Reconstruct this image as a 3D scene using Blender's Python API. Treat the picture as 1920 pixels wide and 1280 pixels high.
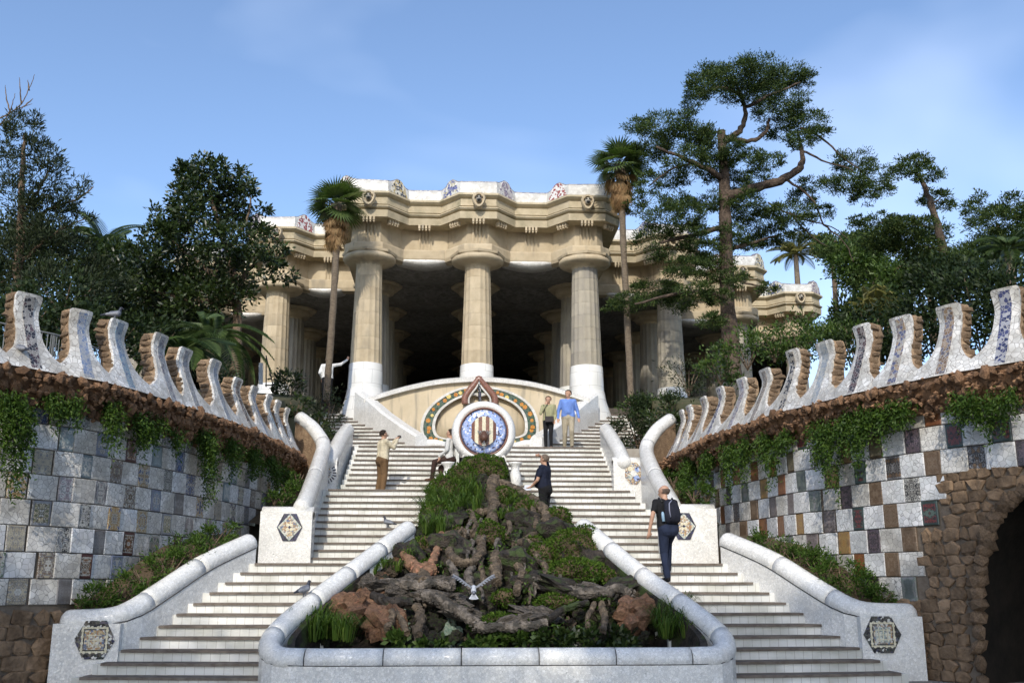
import bpy, bmesh, math, random
import numpy as np
from mathutils import Vector, Matrix, Euler, noise
R = math.radians
scene = bpy.context.scene
for _o in list(bpy.data.objects):
    bpy.data.objects.remove(_o)
col = scene.collection
# ------------------------------------------------------------------ camera
FPX, YAW, PIT = 1900.0, R(3.15), 0.2375          # focal length in photo pixels (1920 wide), yaw to the right, pitch up
CAM = np.array([-0.70, 0.0, 1.48])
cd = bpy.data.cameras.new('camera'); cam = bpy.data.objects.new('camera', cd); col.objects.link(cam)
cam.location = CAM; cam.rotation_euler = Euler((math.pi/2 + PIT, 0, -YAW), 'XYZ')
cd.sensor_width = 36.0; cd.lens = FPX/1920*36.0; cd.clip_start = 0.1; cd.clip_end = 4000
scene.camera = cam
# ------------------------------------------------------------------ sky and sun
SUN_EL, SUN_AZ = R(33), R(12)                    # sun behind the viewer, a little to the left
w = bpy.data.worlds.new('World'); scene.world = w; w.use_nodes = True
nt = w.node_tree; N = nt.nodes; L = nt.links
bg = N['Background']; sky = N.new('ShaderNodeTexSky'); sky.sky_type = 'NISHITA'; sky.sun_disc = False
sky.sun_elevation = SUN_EL; sky.sun_rotation = math.pi + SUN_AZ
sky.air_density = 0.85; sky.dust_density = 1.0; sky.ozone_density = 2.3
tc = N.new('ShaderNodeTexCoord'); mp = N.new('ShaderNodeMapping'); mp.inputs['Scale'].default_value = (1.3, 1.0, 3.0)
mp.inputs['Rotation'].default_value = (0, R(-28), R(20)); mp.inputs['Location'].default_value = (6.0, 3.0, 1.3)
nz = N.new('ShaderNodeTexNoise'); nz.inputs['Scale'].default_value = 1.1; nz.inputs['Detail'].default_value = 4; nz.inputs['Roughness'].default_value = 0.48
nz.inputs['Distortion'].default_value = 0.35
cr = N.new('ShaderNodeValToRGB'); cr.color_ramp.elements[0].position = 0.53; cr.color_ramp.elements[1].position = 0.86
cr.color_ramp.elements[0].color = (0, 0, 0, 1); cr.color_ramp.elements[1].color = (0.32, 0.32, 0.32, 1)
mx = N.new('ShaderNodeMixRGB'); mx.inputs['Color2'].default_value = (7.6, 8.3, 9.6, 1)
L.new(tc.outputs['Generated'], mp.inputs['Vector']); L.new(mp.outputs['Vector'], nz.inputs['Vector'])
L.new(nz.outputs['Fac'], cr.inputs['Fac']); L.new(cr.outputs['Color'], mx.inputs['Fac'])
L.new(sky.outputs['Color'], mx.inputs['Color1']); L.new(mx.outputs['Color'], bg.inputs['Color'])
bg.inputs['Strength'].default_value = 0.15
sd = bpy.data.lights.new('sun', 'SUN'); so = bpy.data.objects.new('sun', sd); col.objects.link(so)
sd.energy = 2.0; sd.angle = R(0.55); sd.color = (1.0, 0.93, 0.82)
SUNV = Vector((-math.sin(SUN_AZ)*math.cos(SUN_EL), -math.cos(SUN_AZ)*math.cos(SUN_EL), math.sin(SUN_EL)))
so.rotation_euler = SUNV.to_track_quat('Z', 'Y').to_euler(); so.location = (-10, -20, 40)
vs = scene.view_settings; vs.view_transform = 'Standard'; vs.look = 'None'; vs.exposure = 0.76; vs.gamma = 1.0; vs.use_curve_mapping = False
scene.cycles.use_denoising = True
scene.cycles.max_bounces = 8; scene.cycles.transparent_max_bounces = 8
# ------------------------------------------------------------------ measuring helpers (survey of the photo: pixel + distance -> metres)
_fw = np.array([math.sin(YAW)*math.cos(PIT), math.cos(YAW)*math.cos(PIT), math.sin(PIT)])
_rt = np.array([math.cos(YAW), -math.sin(YAW), 0.0]); _up = np.cross(_rt, _fw)
def _ray(px, py): return _rt*(px-960)/FPX + _up*(640-py)/FPX + _fw
def at(px, py, Y):
    d = _ray(px, py); return Vector(CAM + d*(Y-CAM[1])/d[1])
def atz(px, py, z):
    d = _ray(px, py); return Vector(CAM + d*(z-CAM[2])/d[2])
def pix(p):
    v = np.array(p)-CAM; z = v@_fw; return 960+FPX*(v@_rt)/z, 640-FPX*(v@_up)/z
def ppm(p): return FPX/((np.array(p)-CAM)@_fw)
# ------------------------------------------------------------------ mesh builder
class MB:
    def __init__(s): s.v = []; s.f = []; s.m = []
    def add(s, vs, fs, mi=0):
        o = len(s.v); s.v += [tuple(v) for v in vs]; s.f += [[i+o for i in f] for f in fs]; s.m += [mi]*len(fs); return s
    def box(s, c, size, rz=0.0, mi=0):
        x, y, z = size[0]/2, size[1]/2, size[2]/2; cz, sz = math.cos(rz), math.sin(rz)
        vs = [(c[0]+a*x*cz-b*y*sz, c[1]+a*x*sz+b*y*cz, c[2]+d*z) for d in (-1, 1) for a, b in ((-1,-1),(1,-1),(1,1),(-1,1))]
        return s.add(vs, [(3,2,1,0),(4,5,6,7),(0,1,5,4),(1,2,6,5),(2,3,7,6),(3,0,4,7)], mi)
    def hexa(s, bot, top, mi=0):                 # two loops of points, bottom counter-clockwise
        n = len(bot); vs = list(bot)+list(top)
        return s.add(vs, [tuple(range(n-1,-1,-1)), tuple(range(n,2*n))]+[(i,(i+1)%n,(i+1)%n+n,i+n) for i in range(n)], mi)
    def plate(s, pts, vec, mi=0):                # polygon extruded along vec
        p = [Vector(q) for q in pts]; return s.hexa(p, [q+Vector(vec) for q in p], mi)
    def rings(s, rs, closed=True, cap=True, mi=0):
        n = len(rs[0]); vs = [v for r in rs for v in r]; fs = []
        for k in range(len(rs)-1):
            for i in range(n if closed else n-1):
                j = (i+1) % n; fs.append((k*n+i, k*n+j, (k+1)*n+j, (k+1)*n+i))
        if cap and closed: fs.append(tuple(range(n-1,-1,-1))); fs.append(tuple((len(rs)-1)*n+i for i in range(n)))
        return s.add(vs, fs, mi)
    def tube(s, pts, rad, n=8, mi=0, jit=0.0, rng=random, cap=True):
        pts = [Vector(p) for p in pts]; m = len(pts)
        if not hasattr(rad, '__len__'): rad = [rad]*m
        rs = []; u = None
        for i, p in enumerate(pts):
            t = (pts[min(i+1,m-1)]-pts[max(i-1,0)]).normalized()
            if u is None: u = t.orthogonal().normalized()
            u = (u - t*u.dot(t)); u = u.normalized() if u.length > 1e-6 else t.orthogonal().normalized()
            b = t.cross(u)
            rs.append([p+(u*math.cos(a)+b*math.sin(a))*rad[i]*(1+jit*(rng.random()-.5)) for a in (2*math.pi*k/n for k in range(n))])
        return s.rings(rs, True, cap, mi)
    def lathe(s, prof, n=24, c=(0,0,0), mi=0, sx=1, sy=1):
        rs = [[(c[0]+r*sx*math.cos(2*math.pi*k/n), c[1]+r*sy*math.sin(2*math.pi*k/n), c[2]+z) for k in range(n)] for r, z in prof]
        return s.rings(rs, True, True, mi)
    def mesh(s, name, mats=(), smooth=False):
        me = bpy.data.meshes.new(name); me.from_pydata(s.v, [], s.f)
        for m in (mats if isinstance(mats, (list, tuple)) else [mats]): me.materials.append(m)
        if any(s.m): me.polygons.foreach_set('material_index', s.m)
        me.polygons.foreach_set('use_smooth', [bool(smooth)]*len(s.f))
        me.update(); return me
WM = {}
def obj(name, data, parent=None, mat=None):
    """link one object; mat = its world matrix"""
    o = bpy.data.objects.new(name, data); col.objects.link(o)
    mat = mat or Matrix.Identity(4); o.matrix_basis = mat; WM[o.name] = mat
    if parent is not None:
        o.parent = parent; o.matrix_parent_inverse = WM[parent.name].inverted()
    return o
def part(name, mb, m, parent=None, smooth=False): return obj(name, mb.mesh(name, m, smooth), parent)
def tag(o, label, cat=None, group=None, kind=None):
    o['label'] = label
    if cat: o['category'] = cat
    if group: o['group'] = group
    if kind: o['kind'] = kind
    return o
def thing(name, loc, label, cat, group=None): return tag(obj(name, None, None, Matrix.Translation(Vector(loc))), label, cat, group)
def struct(name, mb, m, smooth=False):
    o = part(name, mb, m, None, smooth); o['kind'] = 'structure'; return o
def smoothed(o, ang=40):
    me = o.data; me.polygons.foreach_set('use_smooth', [True]*len(me.polygons))
    try: me.set_sharp_from_angle(angle=R(ang))
    except Exception: pass
    return o
def catmull(P, n=8):
    P = [Vector(p) for p in P]; out = []
    for i in range(len(P)-1):
        a, b, c, d = P[max(i-1,0)], P[i], P[i+1], P[min(i+2,len(P)-1)]
        for k in range(n):
            t = k/n; out.append(0.5*((2*b)+(c-a)*t+(2*a-5*b+4*c-d)*t*t+(3*b-a-3*c+d)*t**3))
    return out+[P[-1]]
def lerp(a, b, t): return a+(b-a)*t
def interp(x, xs, ys): return float(np.interp(x, xs, ys))
rng = random.Random(7); nrg = np.random.default_rng(11)
# ------------------------------------------------------------------ materials
def newmat(name):
    m = bpy.data.materials.new(name); m.use_nodes = True; t = m.node_tree
    return m, t.nodes, t.links, t.nodes['Principled BSDF']
def ramp(N, stops, interp='LINEAR'):
    r = N.new('ShaderNodeValToRGB'); e = r.color_ramp.elements; r.color_ramp.interpolation = interp
    while len(e) < len(stops): e.new(0.5)
    for k, (p, c) in enumerate(stops): e[k].position = p; e[k].color = (c[0], c[1], c[2], 1)
    return r
def M(name, c1, c2=None, scale=4.0, rough=0.8, bump=0.0, bscale=None, rnd=0.0, spec=0.3, lo=0.35, hi=0.65, stretch=None, dist=0.02, world=False, stain=None):
    m, N, L, b = newmat(name); c2 = c2 or c1
    b.inputs['Roughness'].default_value = rough; b.inputs['Specular IOR Level'].default_value = spec
    tc = N.new('ShaderNodeTexCoord'); src = tc.outputs['Object']
    if world: src = N.new('ShaderNodeNewGeometry').outputs['Position']
    elif rnd:
        oi = N.new('ShaderNodeObjectInfo'); va = N.new('ShaderNodeVectorMath'); va.operation = 'MULTIPLY_ADD'
        L.new(oi.outputs['Random'], va.inputs[0]); va.inputs[1].default_value = (37, 53, 71); L.new(src, va.inputs[2]); src = va.outputs[0]
    if stretch:
        mp = N.new('ShaderNodeMapping'); mp.inputs['Scale'].default_value = stretch; L.new(src, mp.inputs['Vector']); src = mp.outputs['Vector']
    nz = N.new('ShaderNodeTexNoise'); nz.inputs['Scale'].default_value = scale; nz.inputs['Detail'].default_value = 7; nz.inputs['Roughness'].default_value = 0.62
    L.new(src, nz.inputs['Vector']); r = ramp(N, [(lo, c1), (hi, c2)]); L.new(nz.outputs['Fac'], r.inputs['Fac']); out = r.outputs['Color']
    if stain:                                     # (colour, scale, low, high, stretch): weathering with a shape of its own
        sm = N.new('ShaderNodeMapping'); sm.inputs['Scale'].default_value = stain[4]; L.new(src, sm.inputs['Vector'])
        sn = N.new('ShaderNodeTexNoise'); sn.inputs['Scale'].default_value = stain[1]; sn.inputs['Detail'].default_value = 5; L.new(sm.outputs[0], sn.inputs['Vector'])
        sr = ramp(N, [(stain[2], (0,0,0)), (stain[3], (1,1,1))]); L.new(sn.outputs['Fac'], sr.inputs['Fac'])
        mm = N.new('ShaderNodeMixRGB'); L.new(sr.outputs['Color'], mm.inputs['Fac']); L.new(out, mm.inputs['Color1']); mm.inputs['Color2'].default_value = (*stain[0], 1); out = mm.outputs['Color']
    if rnd:
        hs = N.new('ShaderNodeHueSaturation'); mr = N.new('ShaderNodeMapRange'); L.new(oi.outputs['Random'], mr.inputs['Value'])
        mr.inputs['To Min'].default_value = 1-rnd; mr.inputs['To Max'].default_value = 1+rnd; L.new(mr.outputs['Result'], hs.inputs['Value']); L.new(out, hs.inputs['Color']); out = hs.outputs['Color']
    L.new(out, b.inputs['Base Color'])
    if bump:
        n2 = N.new('ShaderNodeTexNoise'); n2.inputs['Scale'].default_value = bscale or scale*4; n2.inputs['Detail'].default_value = 8; L.new(src, n2.inputs['Vector'])
        bp = N.new('ShaderNodeBump'); bp.inputs['Strength'].default_value = bump; bp.inputs['Distance'].default_value = dist
        L.new(n2.outputs['Fac'], bp.inputs['Height']); L.new(bp.outputs['Normal'], b.inputs['Normal'])
    return m
def MOS(name, pal, scale=22.0, grout=(0.25,0.24,0.22), gw=0.03, rough=0.22, tilt=0.10, rnd=False, dirt=0.25, rect=None, rndn=5):
    """broken-tile mosaic: Voronoi shards, each its own colour and slight tilt, with grout between"""
    m, N, L, b = newmat(name); tc = N.new('ShaderNodeTexCoord'); src = tc.outputs['Object']
    oi = N.new('ShaderNodeObjectInfo')
    if rnd:
        va = N.new('ShaderNodeVectorMath'); va.operation = 'MULTIPLY_ADD'; L.new(oi.outputs['Random'], va.inputs[0]); va.inputs[1].default_value = (31, 47, 59); L.new(src, va.inputs[2]); src = va.outputs[0]
    vo = N.new('ShaderNodeTexVoronoi'); vo.inputs['Scale'].default_value = scale; L.new(src, vo.inputs['Vector'])
    ve = N.new('ShaderNodeTexVoronoi'); ve.feature = 'DISTANCE_TO_EDGE'; ve.inputs['Scale'].default_value = scale; L.new(src, ve.inputs['Vector'])
    sp = N.new('ShaderNodeSeparateColor'); L.new(vo.outputs['Color'], sp.inputs['Color'])
    n = len(pal); r = ramp(N, [(k/n, c) for k, c in enumerate(pal)], 'CONSTANT'); L.new(sp.outputs[0], r.inputs['Fac']); out = r.outputs['Color']
    if dirt:
        nz = N.new('ShaderNodeTexNoise'); nz.inputs['Scale'].default_value = 2.3; nz.inputs['Detail'].default_value = 6; L.new(src, nz.inputs['Vector'])
        dr = ramp(N, [(0.42, (1-dirt, 1-dirt*1.05, 1-dirt*1.15)), (0.62, (1,1,1))]); L.new(nz.outputs['Fac'], dr.inputs['Fac'])
        mu = N.new('ShaderNodeMixRGB'); mu.blend_type = 'MULTIPLY'; mu.inputs['Fac'].default_value = 1; L.new(out, mu.inputs['Color1']); L.new(dr.outputs['Color'], mu.inputs['Color2']); out = mu.outputs['Color']
    gr = ramp(N, [(gw*0.5, (1,1,1)), (gw, (0,0,0))]); L.new(ve.outputs['Distance'], gr.inputs['Fac'])
    mg = N.new('ShaderNodeMixRGB'); L.new(gr.outputs['Color'], mg.inputs['Fac']); L.new(out, mg.inputs['Color1']); mg.inputs['Color2'].default_value = (*grout, 1)
    L.new(mg.outputs['Color'], b.inputs['Base Color'])
    rr = ramp(N, [(0, (rough,)*3), (1, (0.8,)*3)]); L.new(gr.outputs['Color'], rr.inputs['Fac']); L.new(rr.outputs['Color'], b.inputs['Roughness'])
    ge = N.new('ShaderNodeNewGeometry'); s1 = N.new('ShaderNodeVectorMath'); s1.operation = 'SUBTRACT'; L.new(vo.outputs['Color'], s1.inputs[0]); s1.inputs[1].default_value = (.5,.5,.5)
    s2 = N.new('ShaderNodeVectorMath'); s2.operation = 'MULTIPLY_ADD'; L.new(s1.outputs[0], s2.inputs[0]); s2.inputs[1].default_value = (tilt*2,)*3; L.new(ge.outputs['Normal'], s2.inputs[2])
    s3 = N.new('ShaderNodeVectorMath'); s3.operation = 'NORMALIZE'; L.new(s2.outputs[0], s3.inputs[0]); L.new(s3.outputs[0], b.inputs['Normal'])
    return m
def LEAF(name, c1, c2, c3=None, trans=0.25, rough=0.55, spec=0.3):
    m, N, L, b = newmat(name); ge = N.new('ShaderNodeNewGeometry')
    r = ramp(N, [(0, c1), (0.6, c2), (1, c3 or c2)]); L.new(ge.outputs['Random Per Island'], r.inputs['Fac'])
    L.new(r.outputs['Color'], b.inputs['Base Color']); b.inputs['Roughness'].default_value = rough; b.inputs['Specular IOR Level'].default_value = spec
    tr = N.new('ShaderNodeBsdfTranslucent'); mu = N.new('ShaderNodeMixRGB'); mu.blend_type = 'MULTIPLY'; mu.inputs['Fac'].default_value = 1
    L.new(r.outputs['Color'], mu.inputs['Color1']); mu.inputs['Color2'].default_value = (1.3, 1.5, 0.6, 1); L.new(mu.outputs['Color'], tr.inputs['Color'])
    ms = N.new('ShaderNodeMixShader'); ms.inputs['Fac'].default_value = trans; L.new(b.outputs[0], ms.inputs[1]); L.new(tr.outputs[0], ms.inputs[2])
    L.new(ms.outputs[0], N['Material Output'].inputs['Surface']); return m
W4 = [(0.76,0.755,0.725), (0.83,0.825,0.80), (0.70,0.695,0.67), (0.79,0.78,0.74)]
mt = {}
mt['white'] = MOS('white_mosaic', W4, 30, (0.42,0.42,0.40), 0.035, 0.20, 0.08, dirt=0.09)
mt['seam'] = M('dark_joint', (0.05,0.05,0.05), (0.09,0.085,0.08), 8, .95)
mt['white_lg'] = MOS('white_mosaic_coarse', [(0.66,0.65,0.62),(0.76,0.75,0.72),(0.60,0.59,0.56),(0.72,0.70,0.66)], 11, (0.22,0.20,0.18), 0.045, 0.25, 0.09, dirt=0.32)
mt['white_bench'] = MOS('bench_white_mosaic', [(0.62,0.61,0.57),(0.68,0.67,0.63),(0.58,0.57,0.53)], 9, (0.42,0.40,0.36), 0.03, 0.3, 0.05, dirt=0.22)
mt['white_tile'] = MOS('wall_white_tile', [(0.64,0.62,0.58),(0.71,0.69,0.65),(0.59,0.57,0.54)], 12, (0.24,0.23,0.21), 0.045, 0.32, 0.06, rnd=True, dirt=0.34)
mt['white_tile_b'] = MOS('wall_white_tile_clean', [(0.64,0.65,0.65),(0.72,0.72,0.72),(0.60,0.60,0.61)], 11, (0.30,0.30,0.29), 0.045, 0.28, 0.06, rnd=True, dirt=0.2)
mt['grout'] = M('wall_mortar', (0.115,0.09,0.068), (0.17,0.14,0.11), 9, 0.95, 0.4)
mt['tread'] = M('tread_stone', (0.115,0.093,0.075), (0.195,0.165,0.138), 7, 0.85, 0.35, 40)
mt['stone'] = M('sandstone', (0.40,0.325,0.215), (0.52,0.435,0.30), 1.6, 0.85, 0.35, 30, rnd=0.07, stain=((0.27,0.235,0.175), 1.2, 0.54, 0.74, (1.6,1.6,0.45)), world=False)
mt['stone_moss'] = M('sandstone_weathered', (0.385,0.325,0.215), (0.49,0.415,0.285), 2.2, 0.88, 0.4, 30, rnd=0.06, stain=((0.29,0.255,0.165), 2.0, 0.52, 0.72, (1,1,1)))
mt['stone_grey'] = M('greyed_sandstone', (0.30,0.275,0.225), (0.40,0.36,0.28), 1.4, 0.85, 0.35, 30, rnd=0.10, stain=((0.24,0.225,0.20), 1.0, 0.45, 0.7, (1.6,1.6,0.4)))
mt['plaster'] = M('tan_plaster', (0.50,0.42,0.29), (0.58,0.49,0.35), 1.3, 0.9, 0.25, 40, stain=((0.33,0.29,0.22), 2.4, 0.52, 0.72, (2.5,1,0.35)))
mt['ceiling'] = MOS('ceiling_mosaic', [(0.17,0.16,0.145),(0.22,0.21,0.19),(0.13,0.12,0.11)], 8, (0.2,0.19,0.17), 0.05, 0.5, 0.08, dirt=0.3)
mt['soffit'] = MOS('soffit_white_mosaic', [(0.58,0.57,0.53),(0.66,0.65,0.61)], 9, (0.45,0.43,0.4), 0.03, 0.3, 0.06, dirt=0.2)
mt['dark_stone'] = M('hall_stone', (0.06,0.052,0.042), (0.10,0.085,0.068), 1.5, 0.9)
mt['rubble'] = M('rubble_stone', (0.115,0.075,0.045), (0.25,0.17,0.105), 5, 0.9, 0.9, 16, rnd=0.28, dist=0.03)
mt['rust'] = M('rustic_brown_stone', (0.19,0.125,0.078), (0.34,0.24,0.15), 6, 0.9, 1.0, 22, rnd=0.22, dist=0.03)
mt['ledge'] = M('ledge_stone', (0.13,0.075,0.045), (0.33,0.19,0.105), 5, 0.9, 0.9, 20, rnd=0.35, dist=0.03)
mt['earth'] = M('soil', (0.055,0.04,0.025), (0.12,0.085,0.05), 3, 0.95, 0.6)
mt['ground'] = M('gravel_ground', (0.20,0.185,0.165), (0.28,0.26,0.235), 14, 0.92, 0.5, 60)
mt['paving'] = M('landing_paving', (0.34,0.31,0.27), (0.43,0.40,0.35), 5, 0.85, 0.3)
mt['hill'] = M('hill_soil', (0.06,0.065,0.03), (0.11,0.10,0.055), 0.8, 0.95, 0.5)
mt['black'] = M('dark_metal', (0.02,0.02,0.02), None, 3, 0.5)
mt['rail'] = M('grey_rail_metal', (0.18,0.19,0.19), (0.24,0.25,0.25), 12, 0.5, spec=0.5)
mt['bark'] = M('bark', (0.09,0.062,0.04), (0.20,0.145,0.10), 6, 0.95, 1.0, 14, dist=0.05)
mt['bark_cypress'] = M('cypress_bark', (0.045,0.033,0.025), (0.12,0.088,0.065), 5, 0.95, 1.0, 14, dist=0.05)  # the cypress bark's own dark brown, varied by noise
mt['palm_bark'] = M('palm_bark', (0.11,0.085,0.06), (0.22,0.175,0.125), 9, 0.95, 0.9, 20, stretch=(1,1,4), dist=0.03)
mt['rock'] = M('fountain_rock', (0.008,0.007,0.0055), (0.048,0.037,0.028), 5, 0.75, 1.0, 15, rnd=0.25, spec=0.4, dist=0.04, stain=((0.04,0.06,0.015), 3, 0.5, 0.62, (1,1,1)))
mt['rock_grey'] = M('pale_crusted_rock', (0.05,0.042,0.034), (0.21,0.18,0.15), 9, 0.85, 1.0, 24, rnd=0.15, dist=0.04, stain=((0.05,0.045,0.038), 5, 0.5, 0.6, (1,1,1)))
mt['rock_red'] = M('reddish_boulder', (0.10,0.055,0.034), (0.26,0.15,0.09), 7, 0.85, 1.0, 26, rnd=0.15, dist=0.03, stain=((0.36,0.16,0.10), 9, 0.6, 0.68, (1,1,1)))
mt['rock_root'] = M('root_coloured_rock', (0.038,0.028,0.019), (0.19,0.145,0.10), 14, 0.9, 1.0, 30, dist=0.03, stain=((0.07,0.055,0.04), 5, 0.5, 0.6, (1,1,1)))
mt['rock_teal'] = M('algae_rock', (0.10,0.17,0.13), (0.24,0.28,0.22), 6, 0.6, 0.8, 20, stain=((0.10,0.08,0.06), 4, 0.55, 0.65, (1,1,1)))
mt['leaf_dark'] = LEAF('broadleaf_dark', (0.010,0.020,0.005), (0.024,0.044,0.010), (0.055,0.080,0.018), 0.15, 0.4, 0.45)
mt['leaf_olive'] = LEAF('tamarisk_leaf', (0.012,0.020,0.009), (0.026,0.040,0.016), (0.050,0.064,0.026), 0.15, 0.6, 0.25)
mt['leaf_con'] = LEAF('cypress_leaf', (0.014,0.030,0.008), (0.040,0.072,0.016), (0.105,0.135,0.036), 0.18, 0.65, 0.25)
mt['leaf_bright'] = LEAF('shrub_leaf', (0.024,0.050,0.009), (0.052,0.095,0.016), (0.10,0.15,0.03), 0.22, 0.5, 0.35)
mt['leaf_hedge'] = LEAF('hedge_leaf', (0.010,0.020,0.007), (0.020,0.036,0.010), (0.035,0.055,0.015), 0.15, 0.55, 0.25)
mt['leaf_hang'] = LEAF('hanging_leaf', (0.022,0.050,0.007), (0.048,0.095,0.012), (0.085,0.14,0.022), 0.22, 0.55, 0.25)
mt['grass'] = LEAF('grass_blade', (0.035,0.075,0.010), (0.075,0.135,0.020), (0.14,0.19,0.035), 0.3, 0.45, 0.35)
mt['moss'] = LEAF('moss_leaf', (0.022,0.050,0.006), (0.055,0.105,0.012), (0.10,0.15,0.022), 0.2, 0.7, 0.15)
mt['palm'] = LEAF('palm_leaf', (0.030,0.055,0.015), (0.060,0.100,0.028), (0.11,0.15,0.05), 0.25, 0.4, 0.45)
mt['palm_dead'] = LEAF('dead_palm_leaf', (0.12,0.065,0.03), (0.24,0.145,0.07), (0.34,0.23,0.12), 0.2, 0.8, 0.1)
mt['palm_yel'] = LEAF('yellow_palm_leaf', (0.06,0.065,0.018), (0.15,0.145,0.04), (0.30,0.26,0.09), 0.3, 0.5, 0.3)
# ================================================================== ground and terraces
RISE, T = 0.174, 0.315
Y1, Y2, Y3 = 16.3, 16.3+10*0.315+2.83, 16.3+10*0.315+2.83+10*0.315+2.0
Z1, Z2, Z3 = 11*RISE, 22*RISE, 32*RISE              # the three landings
ZH = 7.72                                           # floor of the columned hall
g = MB(); g.add([(-400,-300,0),(400,-300,0),(400,700,0),(-400,700,0)], [(0,1,2,3)]); struct('ground', g, mt['ground'])
m, N_, L_, b_ = newmat('riser_tile')                # glazed riser tiles, joints every 15 cm
tc_ = N_.new('ShaderNodeNewGeometry'); sx = N_.new('ShaderNodeSeparateXYZ'); cx = N_.new('ShaderNodeCombineXYZ'); L_.new(tc_.outputs['Position'], sx.inputs[0])
L_.new(sx.outputs['X'], cx.inputs['X']); L_.new(sx.outputs['Z'], cx.inputs['Y'])
bt = N_.new('ShaderNodeTexBrick'); bt.offset = 0.0; bt.inputs['Scale'].default_value = 1.0; bt.inputs['Brick Width'].default_value = 0.15; bt.inputs['Row Height'].default_value = RISE
bt.inputs['Mortar Size'].default_value = 0.0035; bt.inputs['Mortar Smooth'].default_value = 0.1; bt.inputs['Bias'].default_value = 0.0
bt.inputs['Color1'].default_value = (0.71,0.71,0.68,1); bt.inputs['Color2'].default_value = (0.78,0.78,0.745,1); bt.inputs['Mortar'].default_value = (0.42,0.40,0.36,1)
nz_ = N_.new('ShaderNodeTexNoise'); nz_.inputs['Scale'].default_value = 1.7; nz_.inputs['Detail'].default_value = 8; L_.new(tc_.outputs['Position'], nz_.inputs['Vector'])
rr_ = ramp(N_, [(0.36, (0.70,0.70,0.66)), (0.60, (1,1,1))]); L_.new(nz_.outputs['Fac'], rr_.inputs['Fac'])
mu_ = N_.new('ShaderNodeMixRGB'); mu_.blend_type = 'MULTIPLY'; mu_.inputs['Fac'].default_value = 1
L_.new(cx.outputs[0], bt.inputs['Vector']); L_.new(bt.outputs['Color'], mu_.inputs['Color1']); L_.new(rr_.outputs['Color'], mu_.inputs['Color2']); L_.new(mu_.outputs['Color'], b_.inputs['Base Color'])
b_.inputs['Roughness'].default_value = 0.22; mt['riser'] = m

def step(parent, x0, x1, ya0, ya1, z1, depth, nx0=0.13, nx1=0.13, zb=0.22):
    """one stair: x from x0 to x1, front edge at depth ya0 (at x0) and ya1 (at x1); white tiled riser, brown stone tread on top"""
    s = MB(); bot = [(x0,ya0,z1-zb),(x1,ya1,z1-zb),(x1,ya1+depth,z1-zb),(x0,ya0+depth,z1-zb)]; top = [(p[0],p[1],z1-0.012) for p in bot]
    s.hexa(bot, top); st = part('step', s, mt['riser'], parent)
    f = lambda x: ya0+(ya1-ya0)*(x-x0)/(x1-x0)
    a, b = x0+nx0, x1-nx1; q = MB(); nseg = 5; fr = []; bk = []
    for k in range(nseg+1):
        x = lerp(a, b, k/nseg); fr.append((x, f(x)-0.036+rng.uniform(-.004,.004))); bk.append((x, f(x)+depth-0.01))
    loop = fr+bk[::-1]; dz = [rng.uniform(-.005,.004) for _ in fr]; dz = dz+dz[::-1]
    q.hexa([(x,y,z1-0.040+d) for (x,y),d in zip(loop,dz)], [(x,y,z1+0.002+d) for (x,y),d in zip(loop,dz)])
    part('nosing', q, mt['tread'], st); return st

def flight(name, label, n, rows, group=None):
    t = thing(name, (rows[0][0], rows[0][2], 0), label, 'stairs', group)
    for r_ in rows: step(t, *r_)
    return t
rows = []
for k in range(11):                                  # lowest flight, left half
    y = Y1+k*T; u = k/10; xo, xi = lerp(-6.42,-4.53,u), lerp(-3.22,-1.78,u)
    rows.append((xo, xi, y, y-0.32*(1-u), (k+1)*RISE, T+0.30))
flight('stair_flight', 'lowest flight of white tiled steps beside the basin, under the blue checkered wall', 11, rows)
rows = []
for k in range(11):
    y = Y1+k*T; u = k/10; xo, xi = lerp(6.42,4.50,u), lerp(3.22,1.78,u)
    rows.append((xi, xo, y-0.32*(1-u), y, (k+1)*RISE, T+0.30))
flight('stair_flight', 'lowest flight of white tiled steps with the backpack man, near the tunnel', 11, rows)
for sgn, lab in ((-1, 'left of the rock mound, with a pigeon'), (1, 'where a woman in black stands')):
    rows = []
    for k in range(11):
        y = Y2+k*T; a, b = sorted((sgn*0.75, sgn*lerp(4.10 if sgn < 0 else 4.45, 3.98 if sgn < 0 else 3.80, k/10)))
        rows.append((a, b, y, y, Z1+(k+1)*RISE, T+0.30))
    flight('stair_flight', 'middle flight of white tiled steps '+('beside the grass tufts, below the man in cream' if sgn < 0 else 'beside the twisted roots, where a woman in black stands'), 11, rows)
    rows = []
    for k in range(10):
        y = Y3+k*T; a, b = sorted((sgn*0.62, sgn*lerp(3.82, 3.74, k/9)))
        rows.append((a, b, y, y, Z2+(k+1)*RISE, T+0.30))
    flight('stair_flight', 'upper flight of white tiled steps '+('behind the man in cream' if sgn < 0 else 'below the couple on the landing'), 10, rows)
# landings
for nm, z, x0, x1, y0, y1 in (('landing', Z1, -5.0, -1.6, Y1+10*T+0.22, Y2+0.1), ('landing', Z1, 1.6, 5.0, Y1+10*T+0.22, Y2+0.1),
                              ('landing', Z2, -3.85, 3.85, Y2+10*T+0.22, Y3+0.1), ('landing', Z3, -5.4, 5.4, Y3+9*T+0.22, 36.0)):
    s = MB(); s.box(((x0+x1)/2, (y0+y1)/2, z-0.152), (x1-x0, y1-y0, 0.30)); struct(nm, s, mt['paving'])
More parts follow.
